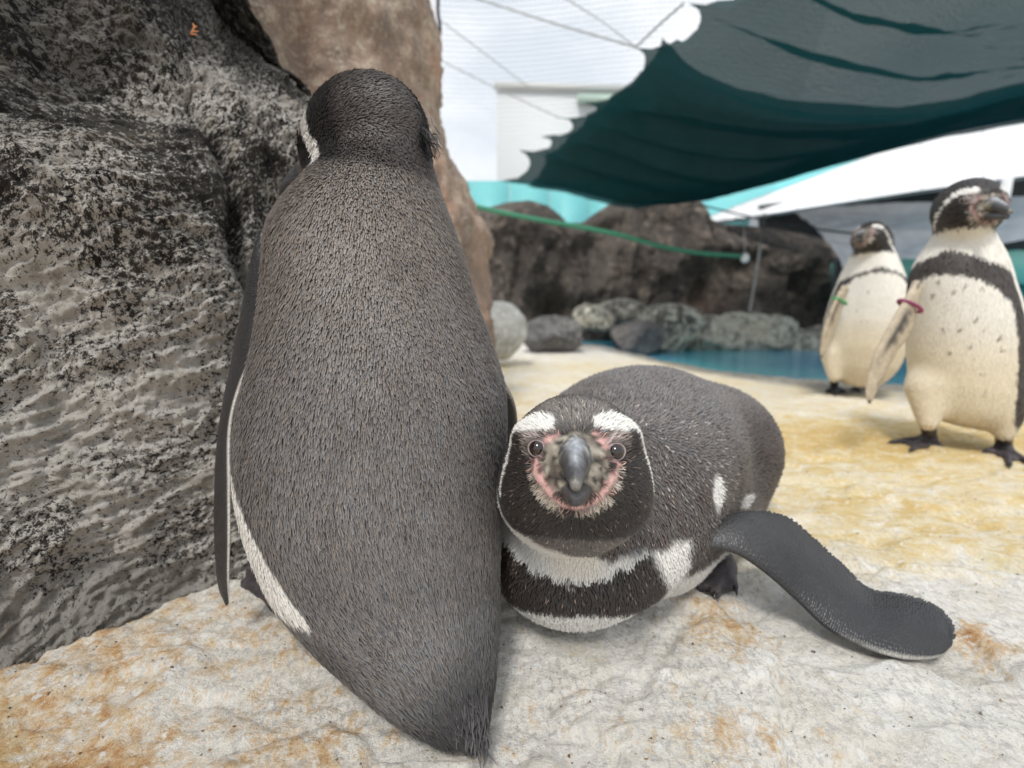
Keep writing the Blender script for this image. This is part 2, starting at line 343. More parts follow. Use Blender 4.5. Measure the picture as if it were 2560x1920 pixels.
# ------------------------------------------------------------------ ground with the pool basin
EDGE = np.array((0, -.10))+np.array([(-9, 3.9), (.62, 3.9), (.78, 3.35), (.84, 3.07), (.92, 2.8), (1.03, 2.5), (1.2, 2.22), (1.45, 2.05), (1.8, 1.92), (2.6, 1.8), (9, 1.6)])
WATER_Z = -.11
def pool_in(x, y): return y-(np.interp(x, EDGE[:, 0], EDGE[:, 1])+.05*noise(np.stack([x*3, y*3, x*0], -1), 5))
LEDGES = [([on(u, v)[:2] for u, v in q], st, ct, wd) for q, st, ct, wd in [
    ([(680, 582), (721, 601), (753, 633), (779, 668), (776, 705), (792, 775)], -.010, .004, .006), ([(948, 622), (975, 640), (1000, 668), (1040, 690)], .004, .006, .005),
    ([(45, 632), (30, 665), (0, 690)], .004, .005, .004), ([(560, 690), (620, 668), (690, 690), (740, 735)], .003, .003, .004), ([(250, 745), (330, 715), (392, 760)], -.003, .003, .004), ([(830, 585), (900, 560), (1010, 570)], -.006, .003, .006)]]
def ground_h(x, y, fine=True):
    P = np.stack([x, y, 0*x], -1); z = .012*fbm(P*2.2, 3, 3)
    z = z-.05*sstep(1.1, 2.6, y)
    near = sstep(.05, .3, y)*sstep(1.6, .9, y)
    # low slab edges: the stone breaks off in flakes to the right and in front
    e = fbm(P*np.array((3.2, 4.2, 1)), 4, 21); z = z-.007*sstep(.02, .10, e)*near+.004*sstep(-.3, -.22, e)*near
    e2 = fbm(P*np.array((7, 9, 1)), 3, 33); z = z-.0025*sstep(.1, .2, e2)
    z = z+.005*fbm(P*11, 4, 41)
    if fine: z = z+.0028*np.abs(fbm(P*38, 3, 51))+.0012*fbm(P*110, 2, 53)-.002*sstep(.25, .5, fbm(P*75, 2, 57))*near
    k = (x > -1) & (x < 1.2) & (y > .15) & (y < 1.)
    if k.any():
        xk, yk = x[k]+.006*noise(P[k]*30, 91), y[k]+.006*noise(P[k]*30, 92); zk = z[k]
        for pts, step, cut, wd in LEDGES:
            best = np.full(len(xk), 9.); side = np.zeros(len(xk))
            for a, b in zip(pts[:-1], pts[1:]):
                e = b-a; t = np.clip(((xk-a[0])*e[0]+(yk-a[1])*e[1])/(e@e), 0, 1); dx, dy = xk-a[0]-t*e[0], yk-a[1]-t*e[1]; dd = np.hypot(dx, dy); m = dd < best
                best = np.where(m, dd, best); side = np.where(m, np.sign(e[0]*dy-e[1]*dx), side)
            zk = zk+step*sstep(-.004, .004, best*side)*np.exp(-(best/.10)**2)-cut*np.exp(-(best/wd)**2)
        zk = zk-.010*np.exp(-((xk-.375)**2+(yk-.385)**2)/.0025); z = z.copy(); z[k] = zk
    d = np.where(x > .35, pool_in(x, y), -1.); z = z-.6*sstep(-.02, .22, d)*(y < 9)
    return z
def build_ground():
    def axis(segs): return np.unique(np.concatenate([np.linspace(a, b, n) for a, b, n in segs]))
    xs = axis([(-60, -4, 16), (-4, -1, 30), (-1, -.62, 60), (-.62, .66, 400), (.66, 1.5, 160), (1.5, 4, 60), (4, 60, 16)])
    ys = np.concatenate([[-60, -20, -6, -2, -.8, -.3, 0, .1], np.geomspace(.18, 1.2, 340), np.geomspace(1.21, 4, 160), np.geomspace(4.2, 80, 24)])
    X, Y = np.meshgrid(xs, ys, indexing='ij'); x, y = X.ravel(), Y.ravel(); z = ground_h(x, y)
    P = np.stack([x, y, 0*x], -1)
    o = sstep(.05, -.5, x)*sstep(.75, .3, y)+.35*sstep(.36, .27, y)+.35*sstep(.35, .6, x)*sstep(.5, .35, y)+.25*fbm(P*4, 2, 61)+.9*np.exp(-((x-.215)**2/.002+(y-.43)**2/.003))+.6*np.exp(-((x-.44)**2/.002+(y-.40)**2/.002))
    yl = sstep(.1, .5, x)*sstep(.42, .6, y)*sstep(1.4, .9, y)+.75*sstep(.8, 1.1, y)*sstep(3.6, 2.5, y)+.3*fbm(P*3, 2, 71)
    w = sstep(-.6, -.2, pool_in(x, y)+.1*fbm(P*5, 3, 81))*(x > .3)
    g = mesh_obj('ground', np.stack([x, y, z], -1), grid_faces(len(xs), len(ys)), M_ground, attrs={'stain': np.stack([o, yl, w], -1)})
    tag(g, kind='structure', label='pale stone ground stained rust and ochre')
build_ground()
def build_water():
    m, nt, b, L = new_mat('pool_water'); v = obco(nt)
    L(mixn(nt, ramp_out(nt, tex(nt, v, 1.1, 4).outputs[0], [(.4, (0,)*3), (.6, (1,)*3)]), (.07, .32, .50), (.10, .46, .52)), b.inputs['Base Color'])
    b.inputs['Roughness'].default_value = .06
    L(bump(nt, tex(nt, v, 9, 4, mapscale=(1, 2, 1)).outputs[0], .35, .03), b.inputs['Normal'])
    V = np.array([(.2, 1.4, WATER_Z), (12, 1.4, WATER_Z), (12, 8, WATER_Z), (.2, 8, WATER_Z)])
    tag(mesh_obj('pool_water', V, np.array([[0, 1, 2, 3]]), m, smooth=False), kind='structure', label='blue pool water')
build_water()

# ------------------------------------------------------------------ the rough rock wall on the left
def build_rock_wall():
    base = curve([(-.95, -.25), (-.72, .12), (-.56, .30), (-.47, .415), (-.40, .475), (-.31, .525), (-.22, .60), (-.15, .72), (-.13, .88), (-.25, 1.05), (-.5, 1.1)], 1400)
    s = np.concatenate([[0], np.cumsum(np.linalg.norm(np.diff(base, axis=0), axis=1))])
    # denser where it faces the viewer
    ss = np.unique(np.concatenate([np.linspace(0, .5, 60), np.linspace(.5, 1.2, 370), np.linspace(1.2, s[-1], 120)]))
    bx, by = np.interp(ss, s, base[:, 0]), np.interp(ss, s, base[:, 1])
    tx, ty = unit(np.stack([np.gradient(bx), np.gradient(by)], -1)).T; nx, ny = ty, -tx
    zs = np.concatenate([np.linspace(-.08, .75, 480), np.linspace(.755, 1.3, 110)])
    S, Z = np.meshgrid(np.arange(len(ss)), zs, indexing='ij'); S = S.ravel(); z = Z.ravel(); sv = ss[S]
    lean = -.02*z-.20*np.maximum(z-.1, 0)**1.35-.55*np.maximum(z-.40, 0)*sstep(.92, 1.12, sv)
    P0 = np.stack([bx[S]+nx[S]*lean, by[S]+ny[S]*lean, z], -1)
    d = .05*fbm(P0*3.4, 3, 101)
    # bulging shoulders and the gullies between them
    def bulge(c, r, a):
        q = (P0-c)/r; return a*np.exp(-(q*q).sum(1))
    d += bulge(at(95, 205, .50), (.12, .12, .07), .05)+bulge(at(270, 75, .66), (.10, .12, .10), .06)+bulge(at(165, 330, .5), (.10, .10, .12), .03)
    d -= bulge(at(285, 175, .56), (.06, .12, .08), .12)+bulge(at(165, 55, .56), (.05, .08, .06), .05)+bulge(at(60, 60, .5), (.10, .1, .06), .05)
    # bedding laminae rising to the right
    q = sv*.93+z*.36; t = z*.93-sv*.36+.035*fbm(P0*5, 2, 111)
    A = np.stack([q*9, t*56, 0*q], -1); lam = fbm(A, 3, 121, ridge=True, gain=.55); wl = sstep(.62, .40, z+.12*fbm(P0*4, 2, 131))
    d += .0062*lam*wl+.009*fbm(np.stack([q*14, t*30, sv*9], -1), 4, 141, gain=.6)+.006*fbm(P0*26, 3, 151, ridge=True)*(1-.5*wl)
    d += .012*np.abs(noise(np.stack([q*34, t*62, sv*20], -1), 163))+.008*np.abs(noise(P0*95, 165))+.003*fbm(P0*150, 2, 161)
    # a long upright cleft left of the penguin
    zc = np.linspace(-.1, 1.4, 80); cs = sv[np.argmin(np.linalg.norm((P0-at(222, 330, .5))[:, [0, 2]], axis=1))]
    cc = cs+.02*np.sin(zc*9)+.012*np.sin(zc*31)-.10*np.maximum(zc-.42, 0); k = sv-np.interp(z, zc, cc)
    d -= .045*np.exp(-(k/.010)**2)*sstep(.02, .12, z)*sstep(.60, .40, z)
    d += .02*sstep(.06, -.05, z)                                     # foot spreads onto the slab
    V = P0+np.stack([nx[S], ny[S], .25+0*z], -1)*d[:, None]
    wet = sstep(.40, .62, z+.5*(-.40-V[:, 0])+.16*fbm(P0*6, 4, 171))*sstep(-.22, -.38, V[:, 0])*.7+.45*sstep(.10, .0, z+.05*fbm(P0*12, 3, 181))*sstep(-.28, -.36, V[:, 0])
    o = mesh_obj('rock_wall', V, grid_faces(len(ss), len(zs)), M_rock, attrs={'rk': np.stack([q*.85, t*1.2, sv*.6], -1), 'wet': np.clip(wet, 0, .9), 'pl': .55*sstep(.5, .1, z)+.25*fbm(P0*7, 3, 191)+.25*np.exp(-(((P0-at(275, 70, .66))/(.09, .2, .12))**2).sum(1))-.1})
    return tag(o, 'dark rough lichen-speckled rock wall beside the penguin with its back turned', 'rock')
build_rock_wall()
def build_pillar():
    tab = np.array([(-.2, -.40, 1.45, .42, .42), (.1, -.42, 1.45, .40, .42), (.31, -.45, 1.45, .395, .42), (.5, -.45, 1.45, .40, .42), (.62, -.48, 1.45, .385, .42), (.72, -.52, 1.45, .37, .41), (.85, -.56, 1.45, .375, .40), (1.0, -.58, 1.45, .39, .40), (1.5, -.62, 1.45, .38, .38)])
    th = np.linspace(-math.pi*1.05, math.pi*.35, 200); zs = np.linspace(-.2, 1.5, 180); T, Z = np.meshgrid(th, zs, indexing='ij'); T, z = T.ravel(), Z.ravel()
    cx, cy, rx, ry = interp(z, tab[:, 0], *tab[:, 1:].T); cx = cx-.035; n = np.stack([np.cos(T), np.sin(T), 0*T], -1)
    P = np.stack([cx+rx*n[:, 0], cy+ry*n[:, 1], z], -1)
    d = .035*fbm(P*4.5, 4, 201)+.012*fbm(P*17, 4, 211, ridge=True)
    d -= .06*np.exp(-(((P-at(300, 25, 1.1))/(.035, .2, .2))**2).sum(1))
    tag(mesh_obj('rock_pillar', P+n*d[:, None], grid_faces(len(th), len(zs)), M_rock_far), 'tall blurred pinkish brown rock behind the upright penguin', 'rock')
build_pillar()

# ------------------------------------------------------------------ penguins
HEADDARK = np.array((.020, .016, .014)); WHITE = np.array((.74, .72, .68)); CREAM = np.array((.70, .62, .47)); PINK = np.array((.58, .27, .25))
def frame(f, up=(0, 0, 1.), roll=0.):
    f = unit(f); r = unit(np.cross(f, up)); u = np.cross(r, f)
    c, s = math.cos(roll), math.sin(roll); r, u = r*c+u*s, u*c-r*s
    return np.stack([r, f, u])                                       # rows: right, forward, up
STRIPE = [(.52, .38), (.65, .29), (.77, .15), (.86, -.05), (.91, -.28), (.93, -.55), (.85, -.85)]
def headcol(P, C, R, rad, crown=(.075, .068, .063), seed=0, sk=1., send=-2., pinkf=1., fs=.78, sw=1., eyes=()):
    """plumage and bare-skin colours of a head; also 1 where the skin is bare"""
    q = (P-C)@R.T/rad; l = np.linalg.norm(q, axis=1); d = q/np.maximum(l, 1e-6)[:, None]
    th = np.arccos(np.clip(d[:, 1], -1, 1))/(math.pi/2); ph = np.arctan2(d[:, 2], d[:, 0]); A, B = th*np.cos(ph), th*np.sin(ph)
    nz = .03*fbm(P*260, 2, 300+seed)+.025*fbm(P*90, 2, 310+seed); a = np.abs(A)+nz; b = B+.7*nz
    c = np.tile(HEADDARK, (len(P), 1)); c = mixc(c, crown, sstep(.26, .40, b)*sstep(.50, .22, a-.15*(b-.4)))
    c = mixc(c, HEADDARK*1.4, sstep(.62, .8, b)*.8)
    a_, b_ = a, b; a, b = a/sk, b; w = polydist(a, b, [(.25, .37), (.37, .39), (.52, .37)], [.065, .085, .06]); w = np.minimum(w, polydist(a, b, STRIPE, [.058, .042, .030, .026, .026, .03, .04])); w = w+sstep(send+.1, send-.1, b)*.3; a, b = a_, b_
    w = w-.03*(sw-1); c = mixc(c, WHITE, sstep(.02, -.012, w)); bare = np.zeros(len(P)); a, b = a/fs, b/fs
    def paint(dist, colr, f=1., isbare=1., soft=.03):
        nonlocal c, bare
        k = sstep(soft, -soft*.4, dist)*f; c = c+(np.asarray(colr)-c)*k[:, None]; bare = np.maximum(bare, k*isbare)
    mo = fbm(P*560, 2, 340+seed); mb = fbm(P*190, 2, 350+seed); spk = lambda base, amp: np.clip(np.array(base)+np.outer(mo, amp), .015, .7)
    paint(np.hypot((a-.44)/1.3, b-.24)-.11, spk((.46, .38, .35), (.2, .2, .2)), .75*sstep(.56, .38, a), .6)
    paint(polydist(a, b, [(.40, .02), (.37, -.10), (.27, -.25), (.12, -.345), (0, -.365)], [.03, .04, .045, .045, .04]), (.60, .55, .46), .6*sstep(-.4, .2, mb), .3, .03)
    lip = spk((.60, .36, .33), (.16, .16, .16))
    paint(polydist(a, b, [(.395, .045), (.365, -.03), (.30, -.12), (.22, -.22), (.12, -.30), (0, -.33)], [.022, .040, .032, .028, .03, .03])+.012*mb, lip, pinkf)
    paint(polydist(a, b, [(.18, .34), (.27, .27), (.325, .14), (.385, .06)], [.018, .03, .020, .024])+.012*mb, lip*(1, .95, .95), pinkf*.9)
    paint(np.hypot(a/.30, (b-.06)/.30)-1+.15*mb, spk((.15, .13, .105), (.46, .43, .35)), 1, 1, .1)
    for e in eyes: paint((np.linalg.norm(P-e, axis=1)-.0072)/.05, (.10, .08, .075), 1., 1., .02)
    paint(polydist(a, b, [(.37, .0), (.24, -.045), (.1, -.08)], [.007, .008, .01]), (.03, .02, .02), .9, 1, .012)
    return c, bare, th, l
def make_bill(C, R, rad, parent, length=1.05, drop=.04, seed=0):
    """upper bill with a hooked tip and the shorter lower mandible"""
    def ring(tab, name, flat_low, colfn):
        tab = np.asarray(tab, float); t = np.linspace(0, 1, 26); y, w, zt, zb = [np.interp(t, tab[:, 0], tab[:, k]) for k in range(1, 5)]
        k = np.hanning(5)[1:-1]; k /= k.sum(); sm = lambda a: np.convolve(np.pad(a, 1, 'edge'), k, 'valid'); w, zt, zb = sm(w), sm(zt), sm(zb)
        th = np.arange(20)*2*math.pi/20; zc = (zt*.45+zb*.55) if flat_low else (zt*.6+zb*.4)
        sn = np.sin(th); X = w[:, None]*np.sign(np.cos(th))*np.where(sn > 0, np.abs(np.cos(th))**1.7, np.abs(np.cos(th))**.7)
        Z = np.where(sn > 0, zc[:, None]+(zt-zc)[:, None]*sn**1.1*1.0 if False else zc[:, None]+(zt-zc)[:, None]*np.abs(sn), zc[:, None]-(zc-zb)[:, None]*np.abs(sn))
        Yv = np.repeat(y[:, None], 20, 1); L = np.stack([X, Yv, Z], -1).reshape(-1, 3)*rad
        V = C+L@R; F = grid_faces(26, 20, True); cap_ = len(V); V = np.concatenate([V, C+(np.array([[0, y[0], zc[0]], [0, y[-1], zc[-1]]])*rad)@R])
        kk = np.arange(20); k2 = (kk+1) % 20; tri = np.concatenate([np.stack([kk*0+cap_, kk, k2], -1), np.stack([kk*0+cap_+1, 25*20+k2, 25*20+kk], -1)])
        tt = np.concatenate([np.repeat(t, 20), [0, 1]]); sx = np.concatenate([np.abs(X/np.maximum(w[:, None], 1e-6)).ravel(), [0, 0]]); sz = np.concatenate([np.tile(sn, 26), [0, 0]])
        return mesh_obj(name, V, [F, tri], M_bill, parent, col=colfn(tt, sx, sz, V))
    y0, l = .72, length+.13; d = drop
    def cu(t, sx, sz, V):
        c = np.tile(np.array((.060, .060, .064)), (len(V), 1)); n = fbm(V*330, 2, 320+seed)
        c = mixc(c, (.40, .37, .30), sstep(.52, .34, t)*sstep(-.1, .3, n)*.9); c = mixc(c, (.45, .36, .18), sstep(.55, .2, t)*sstep(.1, -.5, sz)*.75)
        c = mixc(c, (.33, .35, .38), sstep(.25, .42, t)*sstep(.90, .72, t)*sstep(.55, .98, sz+.22*n)*.95); return mixc(c, (.26, .24, .2), sstep(.93, 1., t)*.5)
    def cl(t, sx, sz, V):
        c = np.tile(np.array((.055, .056, .06)), (len(V), 1)); n = fbm(V*330, 2, 330+seed)
        c = mixc(c, (.22, .2, .15), sstep(.0, .4, n)*.5*sstep(.8, .3, t)); return mixc(c, (.40, .30, .2), sstep(.3, .0, t)*.5)
    up = ring([(0, y0, .36, .38+d, -.06), (.2, y0+.2*l, .33, .37+d, -.07), (.34, y0+.34*l, .22, .32+d*.5, -.09), (.48, y0+.48*l, .145, .26, -.11), (.76, y0+.76*l, .108, .13, -.14), (.91, y0+.92*l, .085, .02, -.14), (1, y0+l, .045, -.09, -.20)], 'upper_bill', True, cu)
    lo = ring([(0, y0, .32, -.06, -.36), (.3, y0+.27*l, .20, -.11, -.35), (.6, y0+.54*l, .14, -.13, -.37), (.85, y0+.76*l, .105, -.15, -.365), (1, y0+.92*l, .07, -.18, -.34)], 'lower_bill', False, cl)
    return up, lo
def make_eye(p, d, up, parent, r=.0055, lid=True):
    """dark glossy eyeball set into the skull at p, looking along d, with a thin rim of lid"""
    F = frame(d, up); c = p-F[1]*r*.45
    V, Q = surface(lambda P: ell(P, c, (r, r, r)), c-r*1.2, c+r*1.2, r/7., 1); e = mesh_obj('eye', V, Q, M_eye, parent)
    a = np.linspace(0, 2*math.pi, 33)[:-1]; b = np.arange(8)*math.pi/4; L = []
    for t in a:
        x, z = r*.93*math.cos(t), r*.93*math.sin(t)*(.92-.12*math.sin(t)); w = r*(.11+.05*math.sin(t))
        for k in b: L.append((x+w*math.cos(k)*math.cos(t), r*.48+w*math.sin(k), z+w*math.cos(k)*math.sin(t)))
    V = c+np.array(L)@F; n = len(a); i = np.arange(n)[:, None]*8; i2 = ((np.arange(n)+1) % n)[:, None]*8; j = np.arange(8)[None]; j2 = (j+1) % 8
    if lid: mesh_obj('eyelid', V, np.stack([i+j, i2+j, i2+j2, i+j2], -1).reshape(-1, 4), M_lid, e)
    return e
def skull_dir(R, ab):
    th = math.hypot(*ab)*math.pi/2; ph = math.atan2(ab[1], ab[0]); return np.array((math.sin(th)*math.cos(ph), math.cos(th), math.sin(th)*math.sin(ph)))@R
def skull_point(V, C, d):
    w = V-C; l = w@d; k = np.linalg.norm(w-l[:, None]*d, axis=1); i = np.where((k < .004) & (l > 0) & (l < .12))[0]; return V[i[np.argmax(l[i])]]
def make_flipper(name, lead, trail, th, parent, colfn, n=70, k=20, label=None, fringe=0):
    """blade between a leading and a trailing edge (matching lists of points)"""
    A, B = curve(lead, n), curve(trail, n); c = (A+B)/2; e = B-A; w = np.linalg.norm(e, axis=1); e = unit(e)
    T = unit(np.gradient(c, axis=0)); nn = unit(np.cross(T, e)); t = np.linspace(0, 1, n); thk = np.interp(t, [0, .15, .6, .92, 1], [th*1.5, th, th*.75, th*.45, th*.12])
    a = np.arange(k)*2*math.pi/k; off = -np.cos(a)*.5; up = np.sin(a)*(1-.45*np.maximum(-np.cos(a-math.pi)*0+off, 0)*2)
    V = c[:, None]+e[:, None]*(w[:, None]*off[None])[..., None]+nn[:, None]*(thk[:, None]*up[None])[..., None]
    V = V.reshape(-1, 3); F = grid_faces(n, k, True); m = len(V); V = np.concatenate([V, c[:1], c[-1:]]); kk = np.arange(k); k2 = (kk+1) % k
    tri = np.concatenate([np.stack([kk*0+m, kk, k2], -1), np.stack([kk*0+m+1, (n-1)*k+k2, (n-1)*k+kk], -1)])
    tt = np.concatenate([np.repeat(t, k), [0, 1]]); oo = np.concatenate([np.tile(off, n), [0, 0]])+.5; uu = np.concatenate([np.tile(up, n), [0, 0]])
    s = np.concatenate([[0], np.cumsum(np.linalg.norm(np.diff(c, axis=0), axis=1))]); sv = np.concatenate([np.repeat(s, k), [0, s[-1]]]); wv = np.concatenate([np.repeat(w, k), [0, 0]])*oo
    o = mesh_obj(name, V, [F, tri], M_flipper, parent, col=colfn(tt, oo, uu), attrs={'fl': np.stack([sv, wv, uu*.003], -1)})
    if label: o['label'] = label
    if fringe:
        r = np.random.default_rng(5); m = fringe; t0 = np.sort(r.random(m)*.74+.24); ix = t0*(n-1); f = lambda X: np.stack([np.interp(ix, np.arange(n), X[:, q]) for q in range(3)], -1)
        row = r.random(m)**1.3; p = f(B)-f(e)*(row*.0045)[:, None]; N = unit(f(nn)); N = N*np.sign(fringe_side)
        D = unit(f(e)+.55*f(T)); L = .0036*(1-.2*row)*(1+.6*(t0 > .62))
        V, F, C = feathers(p+N*(np.interp(t0, t, thk)*.15*row)[:, None], N, D, L, .0008, np.tile((.035, .035, .038), (m, 1)), .0001, .0005, .06, .45, 1.3, seed=6)
        tag(mesh_obj('trailing_feathers', V, F, M_feather, o, col=C) if False else mesh_obj('trailing_feathers', V, F, M_feather, parent, col=C), kind='stuff')
    return o
fringe_side = 1
def make_foot(ankle, heel, toes, parent, r=.012, label=None):
    """ankle, foot pad, three webbed toes with claws; toes: tips on the ground"""
    heel = np.asarray(heel, float); toes = [np.asarray(t, float) for t in toes]
    def f(P):
        d = cap(P, ankle, heel+(0, 0, .008), r*1.15, r); 
        for t in toes: d = smin(d, cap(P, heel+(0, 0, .006), t+(0, 0, .005), r*.75, r*.42), .010)
        for a, b in zip(toes[:-1], toes[1:]):
            m = [heel*.35+a*.65, heel*.35+b*.65, heel*.6+(a+b)*.2, heel*.25+(a+b)*.375]
            for x, y in ((m[0], m[1]), (m[2], m[3])): d = smin(d, cap(P, x+(0, 0, .003), y+(0, 0, .003), r*.3, r*.3), .009)
        return d
    pts = np.array([ankle, heel]+toes); V, Q = surface(f, pts.min(0)-.025, pts.max(0)+.025, .0026, 2)
    o = mesh_obj('foot', V, Q, M_foot, parent)
    for t in toes:
        d = unit(t-heel); p = np.array([t+(0, 0, .005)-d*.004, t+d*.005+(0, 0, .006), t+d*.012+(0, 0, .001)]); Vc, Fc = tube(curve(p, 7), np.linspace(r*.36, r*.04, 7), 7)
        mesh_obj('claw', Vc, Fc, M_claw, o)
    if label: o['label'] = label
    return o
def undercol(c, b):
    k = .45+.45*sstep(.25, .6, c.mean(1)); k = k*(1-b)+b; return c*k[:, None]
def plumage(V, Q, N, specs, colfn, flowfn, parent):
    """short overlapping feathers over a body: specs are (cell, mask function, L, W, lift, jitter, edge, mid, curl)"""
    Vs, F4, F3, Cs, off = [], [], [], [], 0
    for i, s in enumerate(specs):
        P, n = scatter(V, Q, N, s['cell'], s.get('over', 3), 100+i); keep = s['mask'](P, n); P, n = P[keep], n[keep]
        c, bare = colfn(P, n); k = bare < s.get('bare', .4); P, n, c = P[k], n[k], c[k]
        v, f, cc = feathers(P, n, flowfn(P, n), s['L'](P) if callable(s['L']) else s['L'], s['W'], c, s.get('l0', .0002), s['lift'], s['jit'], s['edge'], s['mid'], s.get('curl', 0), 50+i, s.get('tint', .04), s.get('clump', 0.), s.get('blunt', .68), s.get('streak', 0.))
        Vs.append(v); F4.append(f[0]+off); F3.append(f[1]+off); Cs.append(cc); off += len(v)
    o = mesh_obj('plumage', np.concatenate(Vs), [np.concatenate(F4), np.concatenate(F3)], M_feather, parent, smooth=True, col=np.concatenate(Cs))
    tag(o, kind='stuff'); return o

# --- the penguin standing with its back to us
def back_penguin():
    rows = [(744, 432, 489, .292, .007), (732, 406, 492, .30, .013), (704, 378, 497, .312, .026), (674, 350, 503, .325, .036), (644, 322, 505, .342, .05), (614, 297, 507, .355, .062), (566, 268, 508, .38, .086), (512, 248, 511, .40, .10), (470, 240, 514, .413, .108), (429, 239, 517, .425, .112),
            (385, 247, 515, .433, .111), (340, 259, 499, .44, .106), (300, 264, 483, .447, .098), (263, 265, 473, .455, .09), (230, 268, 461, .46, .083), (207, 282, 452, .465, .075), (188, 298, 443, .47, .066), (176, 310, 440, .475, .060), (165, 318, 436, .478, .052), (150, 330, 430, .482, .045)]
    tab = []
    for v, ul, ur, y, ry in rows:
        a, b = at(ul, v, y), at(ur, v, y); tab.append((a[2], (a[0]+b[0])/2, y, (b[0]-a[0])/2*.925, ry))
    hC = at(364, 141, .490); hR = frame((-.88, .38, -.26), roll=.0); rad = .056
    tip = at(478, 748, .287)
    def f(P):
        d = profile(P, tab)
        d = smin(d, ell(P, hC+hR[1]*-.004, (.051, .060, .0545), hR), .012)
        d = smin(d, ell(P, hC+hR[1]*.028-hR[2]*.012, (.036, .036, .036), hR), .025)
        d = smin(d, ell(P, (-.145, .455, .10), (.105, .062, .085)), .05)
        return d
    V, Q = surface(f, (-.34, .26, -.02), (.06, .58, .56), .0038, 4); N = normals(V, Q)
    root = empty('penguin', (-.13, .44, 0)); tag(root, 'large penguin standing with its grey back turned, facing the rock wall', 'penguin', 'penguins in the enclosure')
    bill = hC+hR[1]*rad*.9; ear = at(429, 143, .47)
    def colfn(P, n=None):
        nz = fbm(P*np.array((60, 60, 25)), 3, 400); big = fbm(P*14, 3, 410)
        c = np.tile(np.array((.188, .170, .160)), (len(P), 1)); c = mixc(c, (.222, .188, .164), sstep(.22, .38, P[:, 2])); c = mixc(c, (.125, .098, .082), sstep(-.05, .45, nz+.4*big)*.4)
        c = mixc(c, (.200, .190, .186), sstep(.3, .05, P[:, 2])*.6)
        c = mixc(c, (.10, .095, .095), sstep(.17, .06, P[:, 2])*sstep(-.05, .25, big)*.6)
        h = sstep(.424, .434, P[:, 2]+.12*(P[:, 0]+.14)); c = mixc(c, (.078, .064, .058), h)
        hc, bare, th, l = headcol(P, hC, hR, rad, crown=(.05, .044, .042), sk=.82, sw=2.8); m = h*sstep(1.25, 1.05, th); c = mixc(c, hc, m); bare = bare*m*(P[:, 2] > .42)
        c = mixc(c, (.008, .007, .007), sstep(.016, .008, np.linalg.norm((P-ear)/(1, 1.6, 1.3), axis=1)))
        # white belly shows only along the edge of the flank
        side = P[:, 1]-np.interp(P[:, 2], [.03, .06, .09, .13, .16, .2, .3, .4], [.290, .313, .334, .357, .382, .412, .445, .47])-.003*nz; bel = sstep(.0, .006, side)*sstep(.42, .38, P[:, 2])*sstep(.02, .04, P[:, 2])*(P[:, 0] < -.13); c = mixc(c, WHITE, bel)
        c = mixc(c, WHITE, sstep(.002, -.002, P[:, 0]-np.interp(P[:, 2], [.05, .085, .100, .113, .133, .151, .18, .22], [-.155, -.145, -.1470, -.1590, -.1752, -.1892, -.212, -.27])+.0015*nz)*sstep(.086, .094, P[:, 2])*sstep(.2, .17, P[:, 2]))
        c = np.where((c.mean(1) < .3)[:, None], c*.70, c); tl = sstep(.085, .03, np.linalg.norm(P-tip, axis=1)); return mixc(c, (.028, .026, .026), tl), bare
    def flow(P, n):
        d = np.tile((.0, -.05, -1.), (len(P), 1)); w = sstep(.24, .07, P[:, 2])[:, None]; d = d*(1-w)+unit(tip+(.005, -.01, -.02)-P)*w
        d[:, 0] += (.35*(P[:, 0]+.13)*sstep(.2, .4, P[:, 2]))
        h = sstep(.43, .47, P[:, 2])[:, None]; return d*(1-h)+unit(P-bill)*h
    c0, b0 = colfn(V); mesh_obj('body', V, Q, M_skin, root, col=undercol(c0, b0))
    Lf = lambda P: .0056+.0042*sstep(.30, .10, P[:, 2])+.003*sstep(.09, .03, np.linalg.norm(P-tip, axis=1)*.8)-.0022*sstep(.36, .45, P[:, 2])
    vis = lambda P, n: (n[:, 1] < .2)
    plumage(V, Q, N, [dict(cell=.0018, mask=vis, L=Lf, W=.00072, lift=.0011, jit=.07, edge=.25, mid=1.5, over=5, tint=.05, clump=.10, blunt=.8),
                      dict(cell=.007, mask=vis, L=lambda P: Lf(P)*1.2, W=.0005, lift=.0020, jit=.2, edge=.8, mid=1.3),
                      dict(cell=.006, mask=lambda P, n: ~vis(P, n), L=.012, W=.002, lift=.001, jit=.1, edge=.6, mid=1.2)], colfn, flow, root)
    # tail feathers: a stiff dark fan
    r = np.random.default_rng(3); m = 700; u = r.random(m); w = r.random(m)
    E0, E1 = at(380, 708, .306), at(487, 744, .288)                  # from the left corner of the rump to the tail tip
    P = E0+(E1-E0)*u[:, None]+np.stack([0*u, .012*w, .004+.022*w], -1); D = unit(np.stack([.35+.25*u-.9*(u-.45)*(u > .8), -.55+0*u, -.45-.2*w], -1)); Nn = unit(np.stack([-.1+0*u, -.6+0*u, .8+0*u], -1))
    v, F, C = feathers(P, Nn, D, (.011+.009*u**2)*(.8+.6*r.random(m)), .0010, np.tile((.024, .022, .023), (m, 1)), .0, .004, .14, .4, 1.7, seed=9, clump=.3)
    v[:, 2] = np.maximum(v[:, 2], .001); tag(mesh_obj('tail', v, F, M_feather, root, col=C), kind='stuff')
    v2, F2, C2 = feathers(np.tile(ear, (160, 1))+r.normal(0, .007, (160, 3))*(.6, 1, 1), np.tile(unit((.9, -.4, .1)), (160, 1)), np.tile((.35, -.2, -1.), (160, 1)), .010, .0006, np.tile((.012, .01, .01), (160, 1)), .0, .005, .5, .8, 1.3, seed=10)
    tag(mesh_obj('ear_tuft', v2, F2, M_feather, root, col=C2), kind='stuff')
    make_bill(hC, hR, rad, root, 1.3)
